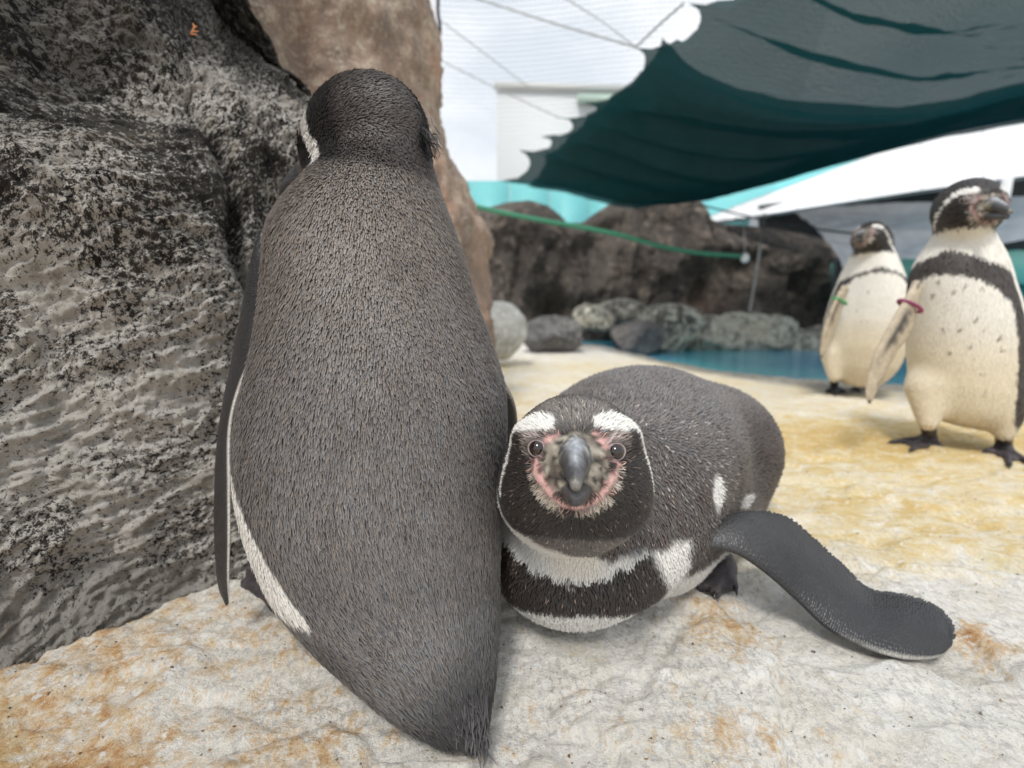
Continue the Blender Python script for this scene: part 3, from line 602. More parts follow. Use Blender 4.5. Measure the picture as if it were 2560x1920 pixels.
    for sx in (-1, 1):
        d = skull_dir(hR, (sx*.46, .18)); make_eye(skull_point(V, hC, d), d, hR[2], root)
    wc = lambda t, o, u: mixc(np.tile((.030, .029, .031), (len(t), 1)), WHITE, sstep(.90, .955, o))
    lead = [at(270, 214, .43), at(256, 260, .425), at(244, 310, .42), at(234, 360, .418), at(225, 410, .415), at(219, 460, .413), at(216, 510, .41), at(216, 550, .408), at(219, 585, .405), at(226, 606, .402)]
    trail = [at(283, 222, .44), at(270, 265, .40), at(268, 305, .388), at(259, 345, .385), at(241, 385, .39), at(231, 425, .392), at(230, 480, .392), at(230, 530, .393), at(229, 575, .396), at(229, 603, .401)]
    make_flipper('flipper', lead, trail, .007, root, wc)
    lead = [at(420, 215, .46), at(436, 255, .47), at(448, 300, .475), at(470, 345, .475), at(499, 380, .475), at(514, 405, .475), at(517, 440, .48), at(512, 480, .482)]
    trail = [p+np.array((-.015, .05, .0)) for p in lead]; trail[-1] = lead[-1]+(-.004, .01, 0)
    make_flipper('flipper', lead, trail, .007, root, lambda t, o, u: mixc(np.tile((.10, .085, .075), (len(t), 1)), (.3, .26, .22), sstep(.3, .0, o)*.6))
    h = on(288, 606); make_foot(h+(.015, .0, .035), h, [on(246, 574), on(247, 588), on(264, 572)], root, .016)
    h = h+(.12, .02, 0); make_foot(h+(0, .0, .035), h, [h+(-.045, .05, .0), h+(-.0, .06, 0), h+(.03, .05, 0)], root, .011)
back_penguin()

def hit(V, u, v, tol=.005):
    q = unit(at(u, v, 1.)-(0, 0, HC)); w = V-(0, 0, HC); l = w@q; d = np.linalg.norm(w-l[:, None]*q, axis=1); i = np.where(d < tol)[0]
    return V[i[np.argmin(l[i])]] if len(i) else V[np.argmin(d)]
# --- the penguin lying on its belly, looking at us
def lying_penguin():
    hC = at(576, 466, .350); hR = frame((-.05, -.35, .112), roll=-.05); rad = .0555
    ch = at(583, 572, .445); A1 = at(640, 500, .56); A2 = at(690, 470, .70)
    def f(P):
        d = ell(P, hC, (.0520, .056, .0545), hR)
        d = smin(d, ell(P, hC+hR[1]*.033-hR[2]*.004, (.024, .027, .023), hR), .022)             # face in front of the skull
        for sx in (-1, 1):
            d = smin(d, ell(P, hC+hR[1]*.030+hR[2]*.022+hR[0]*.027*sx, (.016, .016, .010), hR), .016)   # brows
            d = smin(d, ell(P, hC+hR[1]*.012-hR[2]*.022+hR[0]*.024*sx, (.026, .030, .026), hR), .02)    # cheeks
        d = smin(d, ell(P, hC+np.array((.0, .035, -.035)), (.060, .055, .05)), .03)          # neck, drawn in
        d = smin(d, ell(P, (.060, .448, .068), (.083, .078, .070)), .035)                    # chest
        b = ell(P, (.165, .60, .118), (.128, .20, .110), frame((.55, .83, 0)))
        b = smin(b, ell(P, (.280, .672, .100), (.100, .105, .094), frame((.45, .88, 0))), .022)
        b = smin(b, ell(P, (.125, .49, .085), (.075, .085, .075)), .05)                      # shoulder
        b = smin(b, ell(P, (.25, .60, .05), (.07, .10, .05), frame((.4, .9, 0))), .04)       # flank and thigh
        b = smin(b, ell(P, (.185, .515, .038), (.045, .075, .042), frame((.5, .85, 0))), .03)
        d = smin(d, b, .04); return np.maximum(d, .0015-P[:, 2])
    V, Q = surface(f, (-.10, .27, -.01), (.44, .90, .27), .0038, 4); N = normals(V, Q)
    root = empty('penguin', (.12, .52, 0)); tag(root, 'penguin lying on its belly with one flipper spread, staring at the camera', 'penguin', 'penguins in the enclosure')
    bill = hC+hR[1]*rad*.8
    def colfn(P, n=None):
        x, y, z = P.T; nz = fbm(P*70, 3, 500); nf = fbm(P*220, 2, 505)
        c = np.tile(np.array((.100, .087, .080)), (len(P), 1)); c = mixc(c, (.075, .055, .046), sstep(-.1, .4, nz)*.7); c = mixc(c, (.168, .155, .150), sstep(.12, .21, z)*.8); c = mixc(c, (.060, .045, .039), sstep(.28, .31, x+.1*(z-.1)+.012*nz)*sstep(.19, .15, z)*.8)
        j = .006*nz+.004*nf
        front = sstep(.165, .150, x+.35*(y-.44)+j)*sstep(.104, .094, z+j-.7*np.maximum(.085-x, 0)-.0*y)*sstep(.50, .47, y+.3*(x-.06)+j)
        cx = np.abs(x-.055); zz = z+j-.10*np.maximum(cx-.03, 0)*0
        fc = np.tile(WHITE, (len(P), 1)); up = zz+.45*cx*cx/.06
        band = sstep(.045, .049, zz+.3*cx*cx/.06)*sstep(.082, .078, zz-.25*cx*cx/.06)*sstep(.098, .086, cx+.5*np.maximum(z-.05, 0))
        fc = mixc(fc, (.040, .031, .027), band); fc = mixc(fc, CREAM*1.0, sstep(.03, .01, cx)*sstep(.08, .09, z)*.35)
        c = mixc(c, fc, front); low = sstep(.048, .040, zz+.25*(x-.2))*(1-front)*sstep(.16, .14, z); c = mixc(c, WHITE, low)
        c = mixc(c, WHITE, sstep(.0, -.006, np.linalg.norm((P-spot)/(1, 1.6, 1.5), axis=1)-.014+j*.8)); c = mixc(c, WHITE*.8, .8*sstep(.0, -.006, np.linalg.norm((P-streak)/(2.0, 2.0, .7), axis=1)-.013+j*.8))
        hc, bare, th, l = headcol(P, hC, hR, rad, seed=3, send=-.40, sw=1.7, sk=.93, eyes=eyes, crown=(.15, .135, .122)); q = (P-hC)@hR.T/rad
        m = sstep(1.30, 1.18, l+.10*nz)*sstep(-.90, -.80, q[:, 2]+.07*nf-.35*np.maximum(-q[:, 1], 0)); c = mixc(c, hc, m); return c, bare*m
    eyes = [hit(V, 532, 447, .003), hit(V, 619, 452, .003)]
    spot, streak = hit(V, 722, 493), hit(V, 750, 500)
    def flow(P, n):
        d = unit(np.tile((.55, .83, -.12), (len(P), 1))); ch = sstep(.50, .44, P[:, 1])[:, None]; d = d*(1-ch)+unit(np.stack([.6*(P[:, 0]-.06), .25+0*P[:, 0], -1+0*P[:, 0]], -1))*ch
        m = sstep(1.45, 1.15, np.linalg.norm((P-hC)/rad, axis=1))[:, None]; return d*(1-m)+unit(P-bill)*m
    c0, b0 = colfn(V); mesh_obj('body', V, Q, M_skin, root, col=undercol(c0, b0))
    H = lambda P: np.linalg.norm((P-hC)/rad, axis=1) < 1.28
    vis = lambda P, n: (n[:, 1] < .35) & (P[:, 2] > .004)
    fl = lambda P: .0052+.005*sstep(.45, .6, P[:, 1])
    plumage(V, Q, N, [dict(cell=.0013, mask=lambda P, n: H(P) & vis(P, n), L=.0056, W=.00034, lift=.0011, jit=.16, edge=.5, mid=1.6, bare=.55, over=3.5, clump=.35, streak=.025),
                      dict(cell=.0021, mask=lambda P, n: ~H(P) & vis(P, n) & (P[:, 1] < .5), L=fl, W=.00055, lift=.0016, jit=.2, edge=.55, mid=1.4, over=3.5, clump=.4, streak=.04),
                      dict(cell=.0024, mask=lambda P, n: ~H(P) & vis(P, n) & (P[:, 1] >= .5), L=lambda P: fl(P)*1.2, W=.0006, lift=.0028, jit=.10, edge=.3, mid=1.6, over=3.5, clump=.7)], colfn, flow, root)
    make_bill(hC, hR, rad*1.03, root, .72, drop=.07)
    for e in eyes: make_eye(e, unit(unit(e-hC)*.8+hR[1]*.5), hR[2], root, .0061)
    lead = [at(672, 552, .445), at(700, 549, .44), at(732, 552, .433), at(765, 573, .425), at(799, 603, .415), at(827, 629, .400), at(862, 647, .386), at(897, 658, .376), at(922, 660, .375), at(942, 656, .378), at(951, 647, .384)]
    trail = [at(672, 532, .468), at(700, 524, .470), at(745, 511, .472), at(785, 517, .472), at(812, 538, .466), at(840, 563, .455), at(868, 589, .441), at(903, 596, .430), at(932, 606, .418), at(948, 622, .405), at(953, 642, .387)]
    make_flipper('flipper', lead, trail, .009, root, lambda t, o, u: mixc(mixc(np.tile((.018, .018, .020), (len(t), 1)), (.08, .077, .078), sstep(.35, .1, t)*.5), (.42, .40, .36), sstep(.035, .01, o)*sstep(.5, .75, t)), 90, 24, fringe=700)
    h = on(722, 572); make_foot(h+(.0, .03, .03), h, [on(698, 590), on(715, 597), on(733, 590)], root, .014)
lying_penguin()

# --- the two penguins standing on the right, bellies towards us
def og(u, v, lift=0.):
    p = on(u, v)
    for _ in range(4): p = on(u, v, float(ground_h(np.array([p[0]]), np.array([p[1]]))[0])+lift)
    return p
def front_penguin(label, rows, y0, head, hdir, hrad, zband, flips, feet, band, spots, cell, seed, turn=0.):
    tab = []
    for v, ul, ur, ry in rows:
        a, b = at(ul, v, y0), at(ur, v, y0); tab.append((a[2], (a[0]+b[0])/2, y0, (b[0]-a[0])/2*.865, ry*y0/.99*.88))
    T = np.array(sorted(tab)); hC = at(*head); hR = frame(hdir); bill = hC+hR[1]*hrad*.8
    legs = [(at(*f['ankle']), og(*f['heel'])) for f in feet]
    def f(P):
        d = profile(P, tab); d = smin(d, ell(P, hC, (hrad*.93, hrad*1.08, hrad*.97), hR), .02)
        d = smin(d, ell(P, hC+hR[1]*hrad*.45-hR[2]*hrad*.15, (hrad*.62, hrad*.66, hrad*.62), hR), .02)
        for a, h in legs: d = smin(d, cap(P, a+(0, 0, .004), a+(0, .02, .07), .019, .034), .03)
        return d
    lo = (T[:, 1]-T[:, 3]).min()-.03; hi = (T[:, 1]+T[:, 3]).max()+.03; zl = min(a[2] for a, _ in legs)-.03
    V, Q = surface(f, (lo, y0-.16, zl), (hi, y0+.16, hC[2]+hrad*1.3), .0045, 4); N = normals(V, Q)
    g = [h for _, h in legs]; root = empty('penguin', np.mean(g, axis=0)); tag(root, label, 'penguin', 'penguins in the enclosure')
    z0, z1, z2 = zband
    def colfn(P, n=None):
        x, y, z = P.T; cx, rx, ry = interp(z, T[:, 0], T[:, 1], T[:, 3], T[:, 4]); psi = np.abs(np.arctan2((x-cx)/rx, -(y-y0)/ry)+turn); j = .05*fbm(P*60, 3, 600+seed); ps = psi+j*1.2; zz = z+j*.12
        c = np.tile((.055, .046, .042), (len(P), 1)); w = np.array((.76, .73, .66)); low = sstep(.30, .16, z)
        bel = np.tile(w, (len(P), 1)); bel = mixc(bel, (.70, .60, .42), low*.75); bel = mixc(bel, (.60, .50, .36), sstep(.12, .05, z)*.6)
        for (u, v) in spots:
            q = unit(at(u, v, 1.)-(0, 0, HC)); w_ = P-(0, 0, HC); dd = np.linalg.norm(w_-(w_@q)[:, None]*q, axis=1); bel = mixc(bel, (.20, .17, .14), .8*sstep(.0042, .0024, dd)*(y < y0))
        arch = zz+.35*np.maximum(ps-.5, 0)**2*.10
        white = sstep(1.18, 1.12, ps)*sstep(z0+.003, z0-.003, zz-.028*np.cos(psi*1.5)+.02*sstep(.7, 1.15, ps))
        c = mixc(c, bel, white); rim = sstep(1.42, 1.47, ps)*sstep(1.68, 1.62, ps)*sstep(z1+.01, z1, zz); c = mixc(c, w, rim)
        neck = sstep(z1-.003, z1+.003, zz+.03*psi)*sstep(2.1, 1.9, ps); c = mixc(c, w, neck)
        c = mixc(c, bel, sstep(.03, .02, np.min([np.linalg.norm(P-a, axis=1) for a, _ in legs], axis=0))*.7)
        hc, bare, th, l = headcol(P, hC, hR, hrad, seed=seed, crown=(.03, .026, .025), pinkf=.6, sw=1.1); m = sstep(z2-.004, z2+.004, zz+.004*psi+.0*th)*sstep(1.55, 1.35, l); c = mixc(c, hc, m); return c, bare*m
    def flow(P, n):
        d = np.tile((0, .05, -1.), (len(P), 1)); m = sstep(z2-.01, z2+.02, P[:, 2])[:, None]; return d*(1-m)+unit(P-bill)*m
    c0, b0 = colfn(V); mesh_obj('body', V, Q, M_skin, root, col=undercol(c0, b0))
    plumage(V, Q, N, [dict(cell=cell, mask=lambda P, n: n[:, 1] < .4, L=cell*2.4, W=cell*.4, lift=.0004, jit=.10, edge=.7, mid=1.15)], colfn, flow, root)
    make_bill(hC, hR, hrad, root, 1.05)
    for sx in (-1, 1):
        d = skull_dir(hR, (sx*.46, .19)); make_eye(skull_point(V, hC, d), d, hR[2], root)
    for k, (lead, trail, cf) in enumerate(flips):
        L = [at(*p) for p in lead]; B = [at(*p) for p in trail]; make_flipper('flipper', L, B, .007, root, cf, 50, 16)
        if k == 0:
            p = (L[1]+B[1])/2; ax = unit((L[2]+B[2])/2-(L[0]+B[0])/2); e = unit(np.cross(ax, (0, 1, 0))); w = np.linalg.norm(L[1]-B[1])*.5+.007; u = np.cross(ax, e)
            a = np.linspace(0, 2*math.pi, 25); ring = p+np.cos(a)[:, None]*e*(w*.86)+np.sin(a)[:, None]*u*.0105; V2, F2 = tube(ring, .0034, 8); mesh_obj('flipper_band', V2, F2, m_plain('band', band, .4), root)
    for ft, (a, h) in zip(feet, legs): make_foot(a, h, [og(*t) for t in ft['toes']], root, .0125)
    # stub of the tail showing under the belly
    r = np.random.default_rng(seed); c = np.array((T[0, 1], y0+.01, T[0, 0]+.012)); m = 90
    P = c+r.normal(0, 1, (m, 3))*(.016, .004, .003); v, F, C = feathers(P, np.tile((0, -1., 0), (m, 1)), np.stack([r.normal(0, .2, m), .1+0*P[:, 0], -1+0*P[:, 0]], -1), .016, .0013, np.tile((.03, .026, .024), (m, 1)), 0, .003, .1, seed=seed)
    tag(mesh_obj('tail', v, F, M_feather, root, col=C), kind='stuff')
def under(seed):
    def cf(t, o, u):
        P = np.stack([t*9, o*3, 0*t+seed], -1); c = np.tile((.50, .42, .31), (len(t), 1)); c = mixc(c, (.03, .027, .026), sstep(.18, .05, np.abs(o-.30-.06*t))*sstep(.12, .25, t)*sstep(.55, .40, t)); c = mixc(c, (.06, .05, .045), sstep(.25, .45, fbm(P, 3, seed))*.8)
        return mixc(c, (.03, .028, .03), sstep(.90, .96, t))
    return cf
darkwing = lambda t, o, u: mixc(np.tile((.035, .033, .034), (len(t), 1)), WHITE, sstep(.12, .05, o)*sstep(.02, .1, t))
front_penguin('nearer of the two upright penguins, cream spotted belly and dark pink flipper band',
    [(427, 962, 990, .025), (423, 940, 1006, .05), (415, 924, 1014, .075), (403, 916, 1019, .088), (385, 911, 1021, .098), (353, 909, 1021, .102), (320, 909, 1018, .102), (300, 910, 1012, .097), (283, 911, 1007, .09), (268, 914, 1004, .082), (255, 921, 1000, .072), (245, 928, 995, .062), (236, 935, 990, .054), (225, 941, 986, .046), (214, 946, 982, .04)],
    .99, (967, 209, .965), (-.16, -.97, -.14), .0565, (.334, .410, .446),
    [([(916, 280, .95), (904, 300, .935), (892, 320, .925), (880, 342, .92), (871, 363, .92), (866, 385, .92), (866, 397, .92), (869, 404, .92)], [(920, 290, .96), (916, 312, .945), (911, 332, .94), (899, 350, .935), (891, 364, .93), (882, 381, .93), (875, 395, .925), (870, 404, .922)], under(1)),
     ([(1006, 286, .96), (1015, 310, .955), (1024, 338, .95), (1030, 368, .95), (1031, 392, .95), (1029, 402, .95)], [(1003, 296, .95), (1008, 322, .93), (1014, 348, .925), (1021, 375, .93), (1026, 392, .94), (1028, 402, .948)], darkwing)],
    [dict(ankle=(928, 423, .965), heel=(929, 441), toes=[(892, 444), (911, 452), (940, 449)]), dict(ankle=(1004, 433, .935), heel=(1003, 451), toes=[(985, 453), (1009, 467), (1027, 464)])],
    (.22, .03, .09), [(954, 291), (965, 286), (982, 288), (932, 296), (976, 319), (944, 330), (960, 330), (982, 330), (971, 347), (982, 374), (984, 394), (950, 353), (1000, 338), (1002, 350), (937, 281)], .0042, 1, .95)
front_penguin('farther, smaller upright penguin by the pool with a green flipper band',
    [(385, 846, 872, .03), (379, 836, 882, .06), (364, 828, 893, .085), (345, 826, 899, .098), (320, 830, 901, .1), (300, 837, 899, .096), (288, 842, 897, .09), (275, 847, 894, .08), (262, 853, 890, .066), (253, 857, 888, .055), (245, 861, 886, .047), (238, 864, 883, .04)],
    1.60, (871, 239, 1.58), (-.86, -.48, .10), .054, (.366, .412, .454),
    [([(843, 285, 1.55), (836, 297, 1.54), (828, 315, 1.53), (822, 335, 1.53), (820, 350, 1.53), (821, 358, 1.53)], [(848, 292, 1.56), (843, 305, 1.55), (838, 321, 1.545), (832, 338, 1.54), (826, 351, 1.535), (822, 358, 1.53)], under(2)),
     ([(897, 285, 1.57), (903, 300, 1.57), (909, 320, 1.57), (911, 340, 1.57), (909, 352, 1.57)], [(894, 292, 1.57), (897, 308, 1.55), (901, 325, 1.55), (905, 340, 1.56), (908, 352, 1.57)], darkwing)],
    [dict(ankle=(834, 377, 1.58), heel=(834, 389), toes=[(826, 393), (835, 396), (845, 393)]), dict(ankle=(860, 382, 1.62), heel=(860, 388), toes=[(852, 390), (860, 393), (868, 390)])],
    (.02, .30, .09), [(856, 310), (862, 322), (868, 320), (846, 336), (868, 292)], .0055, 2, .6)

# ------------------------------------------------------------------ boulders, bank and cliff behind
def boulder(name, box_, y, mat, label, seed, cut=6, rough=.10, cat='rock', group=None, depth=.9, sub=(56, 36)):
    u0, u1, v0, v1 = box_; a, b = at(u0, v1, y), at(u1, v0, y); c = (a+b)/2; r = np.abs(b-a)/2; r[1] = max(r[0], r[2])*depth; c[1] += r[1]*.5
    th = np.arange(sub[0])*2*math.pi/sub[0]; ph = np.linspace(-math.pi/2, math.pi/2, sub[1]); T, F = np.meshgrid(th, ph, indexing='ij')
    d = np.stack([np.cos(F)*np.cos(T), np.cos(F)*np.sin(T), np.sin(F)], -1).reshape(-1, 3); g = np.random.default_rng(seed); l = np.full(len(d), 1.)
    for k in range(cut):
        n = unit(g.normal(0, 1, 3)); h = .55+.35*g.random(); m = d@n; l = np.where(m > 1e-3, np.minimum(l, h/np.maximum(m, 1e-3)), l)
    l = l/np.percentile(l, 90); l = l*(1+rough*fbm(d*1.8+seed*3.1, 4, 700+seed)+rough*.35*fbm(d*6+seed, 3, 710+seed))
    V = c+d*r*l[:, None]*(1.06, 1, 1.06); f = np.concatenate([grid_faces(sub[0], sub[1]), np.stack([(sub[0]-1)*sub[1]+np.arange(sub[1]-1), np.arange(sub[1]-1), np.arange(1, sub[1]), (sub[0]-1)*sub[1]+np.arange(1, sub[1])], -1)])
    return tag(mesh_obj(name, V, f[:, ::-1], mat), label, cat, group)
boulder('boulder', (470, 527, 303, 360), 2.5, M_boulder, 'smooth pale rounded boulder at the foot of the pinkish rock', 1, 2, .05)
boulder('boulder', (524, 592, 316, 358), 3.1, M_greyrock, 'dark grey boulder next to the pale rounded boulder', 2, 5, .08)
boulder('boulder', (574, 616, 302, 336), 3.7, M_bank, 'tan slab of rock lying behind the dark grey boulder', 3, 7, .10)
boulder('boulder', (604, 668, 318, 358), 3.5, M_greyrock, 'flat-faced grey block at the left end of the pool bank', 4, 8, .05)
G = 'rocks along the far pool bank'
for k, (b, y, lab) in enumerate([((640, 702, 306, 360), 3.8, 'tallest ochre and grey rock of the far pool bank'), ((690, 738, 318, 360), 3.85, 'grey-green rock just right of the tallest pool bank rock'), ((726, 772, 313, 362), 3.9, 'white-topped rock in the middle of the far pool bank'), ((758, 800, 318, 362), 3.9, 'dark cracked rock on the far pool bank left of the last pale ones'), ((790, 830, 325, 362), 3.95, 'low pale rock on the far bank, second from the post'), ((818, 862, 327, 364), 4.0, 'low bluish pale rock on the far bank nearest the post'), ((610, 650, 300, 325), 4.1, 'brown rock peeking over the grey block at the cliff foot')]):
    b = (b[0]-16, b[1]+16, b[2]-1, b[3]+5); boulder('bank_rock', b, y, M_bank, lab, 20+k, 16, .08, group=G, depth=.8)
def build_cliff():
    top = np.array([(380, 205), (440, 200), (487, 203), (505, 198), (530, 195), (550, 201), (563, 211), (570, 219), (586, 219), (598, 210), (615, 199), (640, 188), (700, 186), (712, 196), (718, 212), (730, 220), (760, 222), (800, 227), (840, 236), (850, 240)], float)
    us = np.linspace(380, 846, 260); vt = np.interp(us, top[:, 0], top[:, 1]); m = 120; y0 = 4.75
    Pt = np.array([at(u, v, y0) for u, v in zip(us, vt)]); t = np.linspace(0, 1, m)
    X = np.repeat(Pt[:, 0][:, None], m, 1); Z = -.3+(Pt[:, 2][:, None]+.3)*t[None]; lean = .25*t[None]**2+0*X; P = np.stack([X, y0+lean, Z], -1).reshape(-1, 3)
    d = .30*fbm(P*(1.9, 1, 1.1), 3, 801)+.07*fbm(P*(5, 2, 2.2), 3, 811, ridge=True)+.02*fbm(P*14, 3, 821)
    hole = at(552, 312, y0); d -= .55*np.exp(-(((P-hole)/(.22, 1, .22))**2).sum(1)); hole = at(700, 300, y0); d -= .25*np.exp(-(((P-hole)/(.12, 1, .3))**2).sum(1))
    hump = at(735, 245, y0); d += .18*np.exp(-(((P-hump)/(.3, 1, .10))**2).sum(1)); tt = np.tile(t, len(us)); d = d*sstep(1.02, .9, tt)
    V = P.copy(); V[:, 1] -= d; back = V.reshape(len(us), m, 3)[:, -1]+(0, .8, -.1); G_ = np.concatenate([V.reshape(len(us), m, 3), back[:, None]], 1)
    tag(mesh_obj('rock_cliff', G_.reshape(-1, 3), grid_faces(len(us), m+1)[:, ::-1], M_cliff), 'dark brown artificial rock cliff with a cave behind the pool', 'rock')
build_cliff()

# ------------------------------------------------------------------ buildings, tank, cloths, lines
M_white = m_plain('white_cladding', (.70, .71, .72), .6, .3, var=(.66, .67, .68), vscale=3); M_teal = m_plain('teal_paint', (.16, .52, .54), .5, .4, var=(.18, .55, .56), vscale=4)
M_dark = m_plain('opening_shade', (.028, .025, .024), .8, .2, var=(.05, .045, .042), vscale=5); M_mint = m_plain('mint_frame', (.20, .50, .43), .35, .5); M_tank = m_plain('tank_acrylic', (.02, .15, .17), .12, .5, var=(.03, .22, .23), vscale=1.5)  # the near-black tone paints in the shade of the hall opening
M_post = m_plain('post_paint', (.05, .06, .065), .5); M_pole = m_plain('pole_galvanised', (.35, .34, .32), .45, .5)
def slab(name, quad, th, mat, parent=None, direction=(0, 1, 0)):
    """flat panel with four corners and a thickness away from us"""
    q = np.array(quad, float); V = np.concatenate([q, q+np.asarray(direction)*th]); F = [(0, 1, 2, 3), (7, 6, 5, 4), (0, 4, 5, 1), (1, 5, 6, 2), (2, 6, 7, 3), (3, 7, 4, 0)]
    return mesh_obj(name, V, np.array(F), mat, parent, smooth=False)
def build_hall():
    root = empty('hall', at(900, 230, 5.6)*(1, 1, 0)); tag(root, 'white hall with a teal eave and a dark panel standing for the shade in its opening, right of the cliff', 'building')
    L = lambda u, v: at(u, v, 7.2+(4.6-7.2)*(u-690)/(1120-690)+max(0., (np.interp(u, [690, 1120], [226, 162])-v)*.022))
    top = [(690, 224), (735, 206), (825, 172), (915, 139), (1024, 99), (1120, 64)]; bot = [(690, 226), (735, 219), (825, 205), (915, 191), (1024, 176), (1120, 162)]; tl = [(690, 208), (735, 192), (825, 158), (915, 125), (1024, 84), (1120, 48)]
    def sheet(name, lo_, hi_, mat, off, n=48, m=7):
        us = np.linspace(690, 1120, n); vl = np.interp(us, *zip(*lo_)); vh = np.interp(us, *zip(*hi_)); P = np.array([[L(u, a*(1-f)+b*f)+(0, off, 0) for f in np.linspace(0, 1, m)] for u, a, b in zip(us, vl, vh)])
        B = P+(0, .06, -.03); V = np.concatenate([P.reshape(-1, 3), B.reshape(-1, 3)]); g = grid_faces(n, m); return mesh_obj(name, V, np.concatenate([g, g[:, ::-1]+n*m]), mat, root)
    sheet('roof_sheet', bot, top, M_white, 0.); sheet('eave_trim', top, tl, M_teal, -.02)
    M_seam = m_plain('seam', (.74, .75, .75), .5)
    for k in range(6):
        u = 735+62*k; V, F = tube([L(u, np.interp(u, *zip(*bot)))+(0, -.01, 0), L(u, np.interp(u, *zip(*top)))+(0, -.01, 0)], .007, 5); mesh_obj('seam', V, F, M_seam, root)
    slab('shade_panel', [at(760, 262, 6.9), at(1130, 262, 6.2), at(1130, 150, 6.2), at(760, 205, 6.9)], .05, M_dark, root)  # solid dark panel, its colour stands for the shade under the roof
    V, F = box(at(1003, 205, 4.95), (.06, .06, .5)); mesh_obj('post', V, F, M_white, root)
build_hall()
def build_back():
    w = empty('teal_wall', at(590, 200, 9)*(1, 1, 0)); tag(w, 'teal boarded wall showing between cliff top and shade cloth', 'wall')
    for k in range(8):
        u0, u1 = 430+40*k, 469.5+40*k; slab('board', [at(u0, 300, 9), at(u1, 300, 9), at(u1, 181, 9), at(u0, 181, 9)], .04, M_teal, w)
    h = empty('white_house', at(560, 200, 15)*(1, 1, 0)); tag(h, 'pale house standing faint against the sky behind the netting', 'building')
    Mh = m_plain('house_wall', (.60, .62, .63), .6); slab('wall', [at(497, 300, 15), at(628, 300, 15), at(628, 88, 15), at(497, 84, 15)], .5, Mh, h); slab('wall', [at(628.5, 300, 15), at(700, 300, 16.5), at(700, 96, 16.5), at(628.5, 92, 15)], .4, Mh, h)
    slab('roof_edge', [at(494, 87, 14.9), at(632, 91, 14.9), at(632, 85, 14.9), at(494, 81, 14.9)], .3, m_plain('roof_trim', (.55, .56, .55), .5), h)
    slab('roof_edge', [at(578, 101, 14.8), at(650, 101, 14.8), at(650, 94, 14.8), at(578, 94, 14.8)], .25, m_plain('roof_trim_green', (.42, .55, .48), .5), h)
build_back()
def build_tank():
    t = empty('tank', at(940, 300, 4.6)*(1, 1, 0)); tag(t, 'teal acrylic tank side with a mint green rail behind the upright penguins', 'tank')
    slab('pane', [at(840, 392, 4.5), at(1200, 392, 4.1), at(1200, 284, 4.1), at(840, 284, 4.5)], .06, M_tank, t); slab('rail', [at(838, 284, 4.45), at(1200, 284, 4.05), at(1200, 238, 4.05), at(838, 262, 4.45)], .10, M_mint, t)
    for u in (834, 935, 1012): V, F = box(at(u, 312, 4.35), (.075, .05, .95)); mesh_obj('post', V, F, M_post, t)
build_tank()
def m_cloth(name, col, opaque, weave):
    m, nt, b, L = new_mat(name); nt.nodes.remove(b); out = nt.nodes['Material Output']; v = attr(nt, 'uvw', 'Vector')
    d = nt.nodes.new('ShaderNodeBsdfDiffuse'); tr = nt.nodes.new('ShaderNodeBsdfTranslucent'); tp = nt.nodes.new('ShaderNodeBsdfTransparent'); m1 = nt.nodes.new('ShaderNodeMixShader'); m2 = nt.nodes.new('ShaderNodeMixShader')
    n = tex(nt, v, 5, 5, .6); c = mixn(nt, n.outputs[0], col, tuple(1.5*k for k in col)); L(c, d.inputs[0]); L(c, tr.inputs[0]); m1.inputs[0].default_value = .22; L(d.outputs[0], m1.inputs[1]); L(tr.outputs[0], m1.inputs[2])
    w = tex(nt, v, weave, 2, .5, mapscale=(1, .35, 1)); f = ramp_out(nt, w.outputs[0], [(.3, (opaque-.10,)*3), (.7, (min(opaque+.07, 1),)*3)])
    L(f, m2.inputs[0]); L(tp.outputs[0], m2.inputs[1]); L(m1.outputs[0], m2.inputs[2]); L(m2.outputs[0], out.inputs[0]); return m
def cloth(name, rows, mat, label, nu=180, nv=14, sag=.05, scallop=.06, cat='shade cloth', seed=0, wr=.022):
    """cloth hung over wires: each row of pixels-with-depth is a wire; the cloth bellies down between them"""
    R = [curve([at(*p) for p in r], nu) for r in rows]; G_, q = [], []
    for k in range(len(R)-1):
        for f in np.linspace(0, 1, nv, endpoint=(k == len(R)-2)):
            p = R[k]*(1-f)+R[k+1]*f; s = np.linspace(0, 1, nu); p = p+np.array((0, 0, -1.))*(sag*(math.sin(math.pi*f**.7))*(.3+.7*np.sin(np.pi*np.clip(s*1.3, 0, 1))))[:, None]
            p[:, 0] += scallop*abs(math.sin(math.pi*f))**.6*(1-s)**14; G_.append(p); q.append(np.stack([s*4, np.full(nu, (k+f)*.4), 0*s], -1))
    G_ = np.array(G_); P = G_.reshape(-1, 3); P = P+np.array((0, 0, 1.))*(wr*fbm(np.concatenate(q)*(1.6, 16, 1), 3, 900+seed))[:, None]
    return tag(mesh_obj(name, P, grid_faces(len(G_), nu), mat, attrs={'uvw': np.concatenate(q)}), label, cat)
M_cloth = m_cloth('shade_green', (.008, .038, .043), .94, 300); M_cloth2 = m_cloth('shade_grey', (.75, .75, .80), .95, 200); M_cloth3 = m_cloth('shade_sheer', (.05, .05, .055), .62, 50)
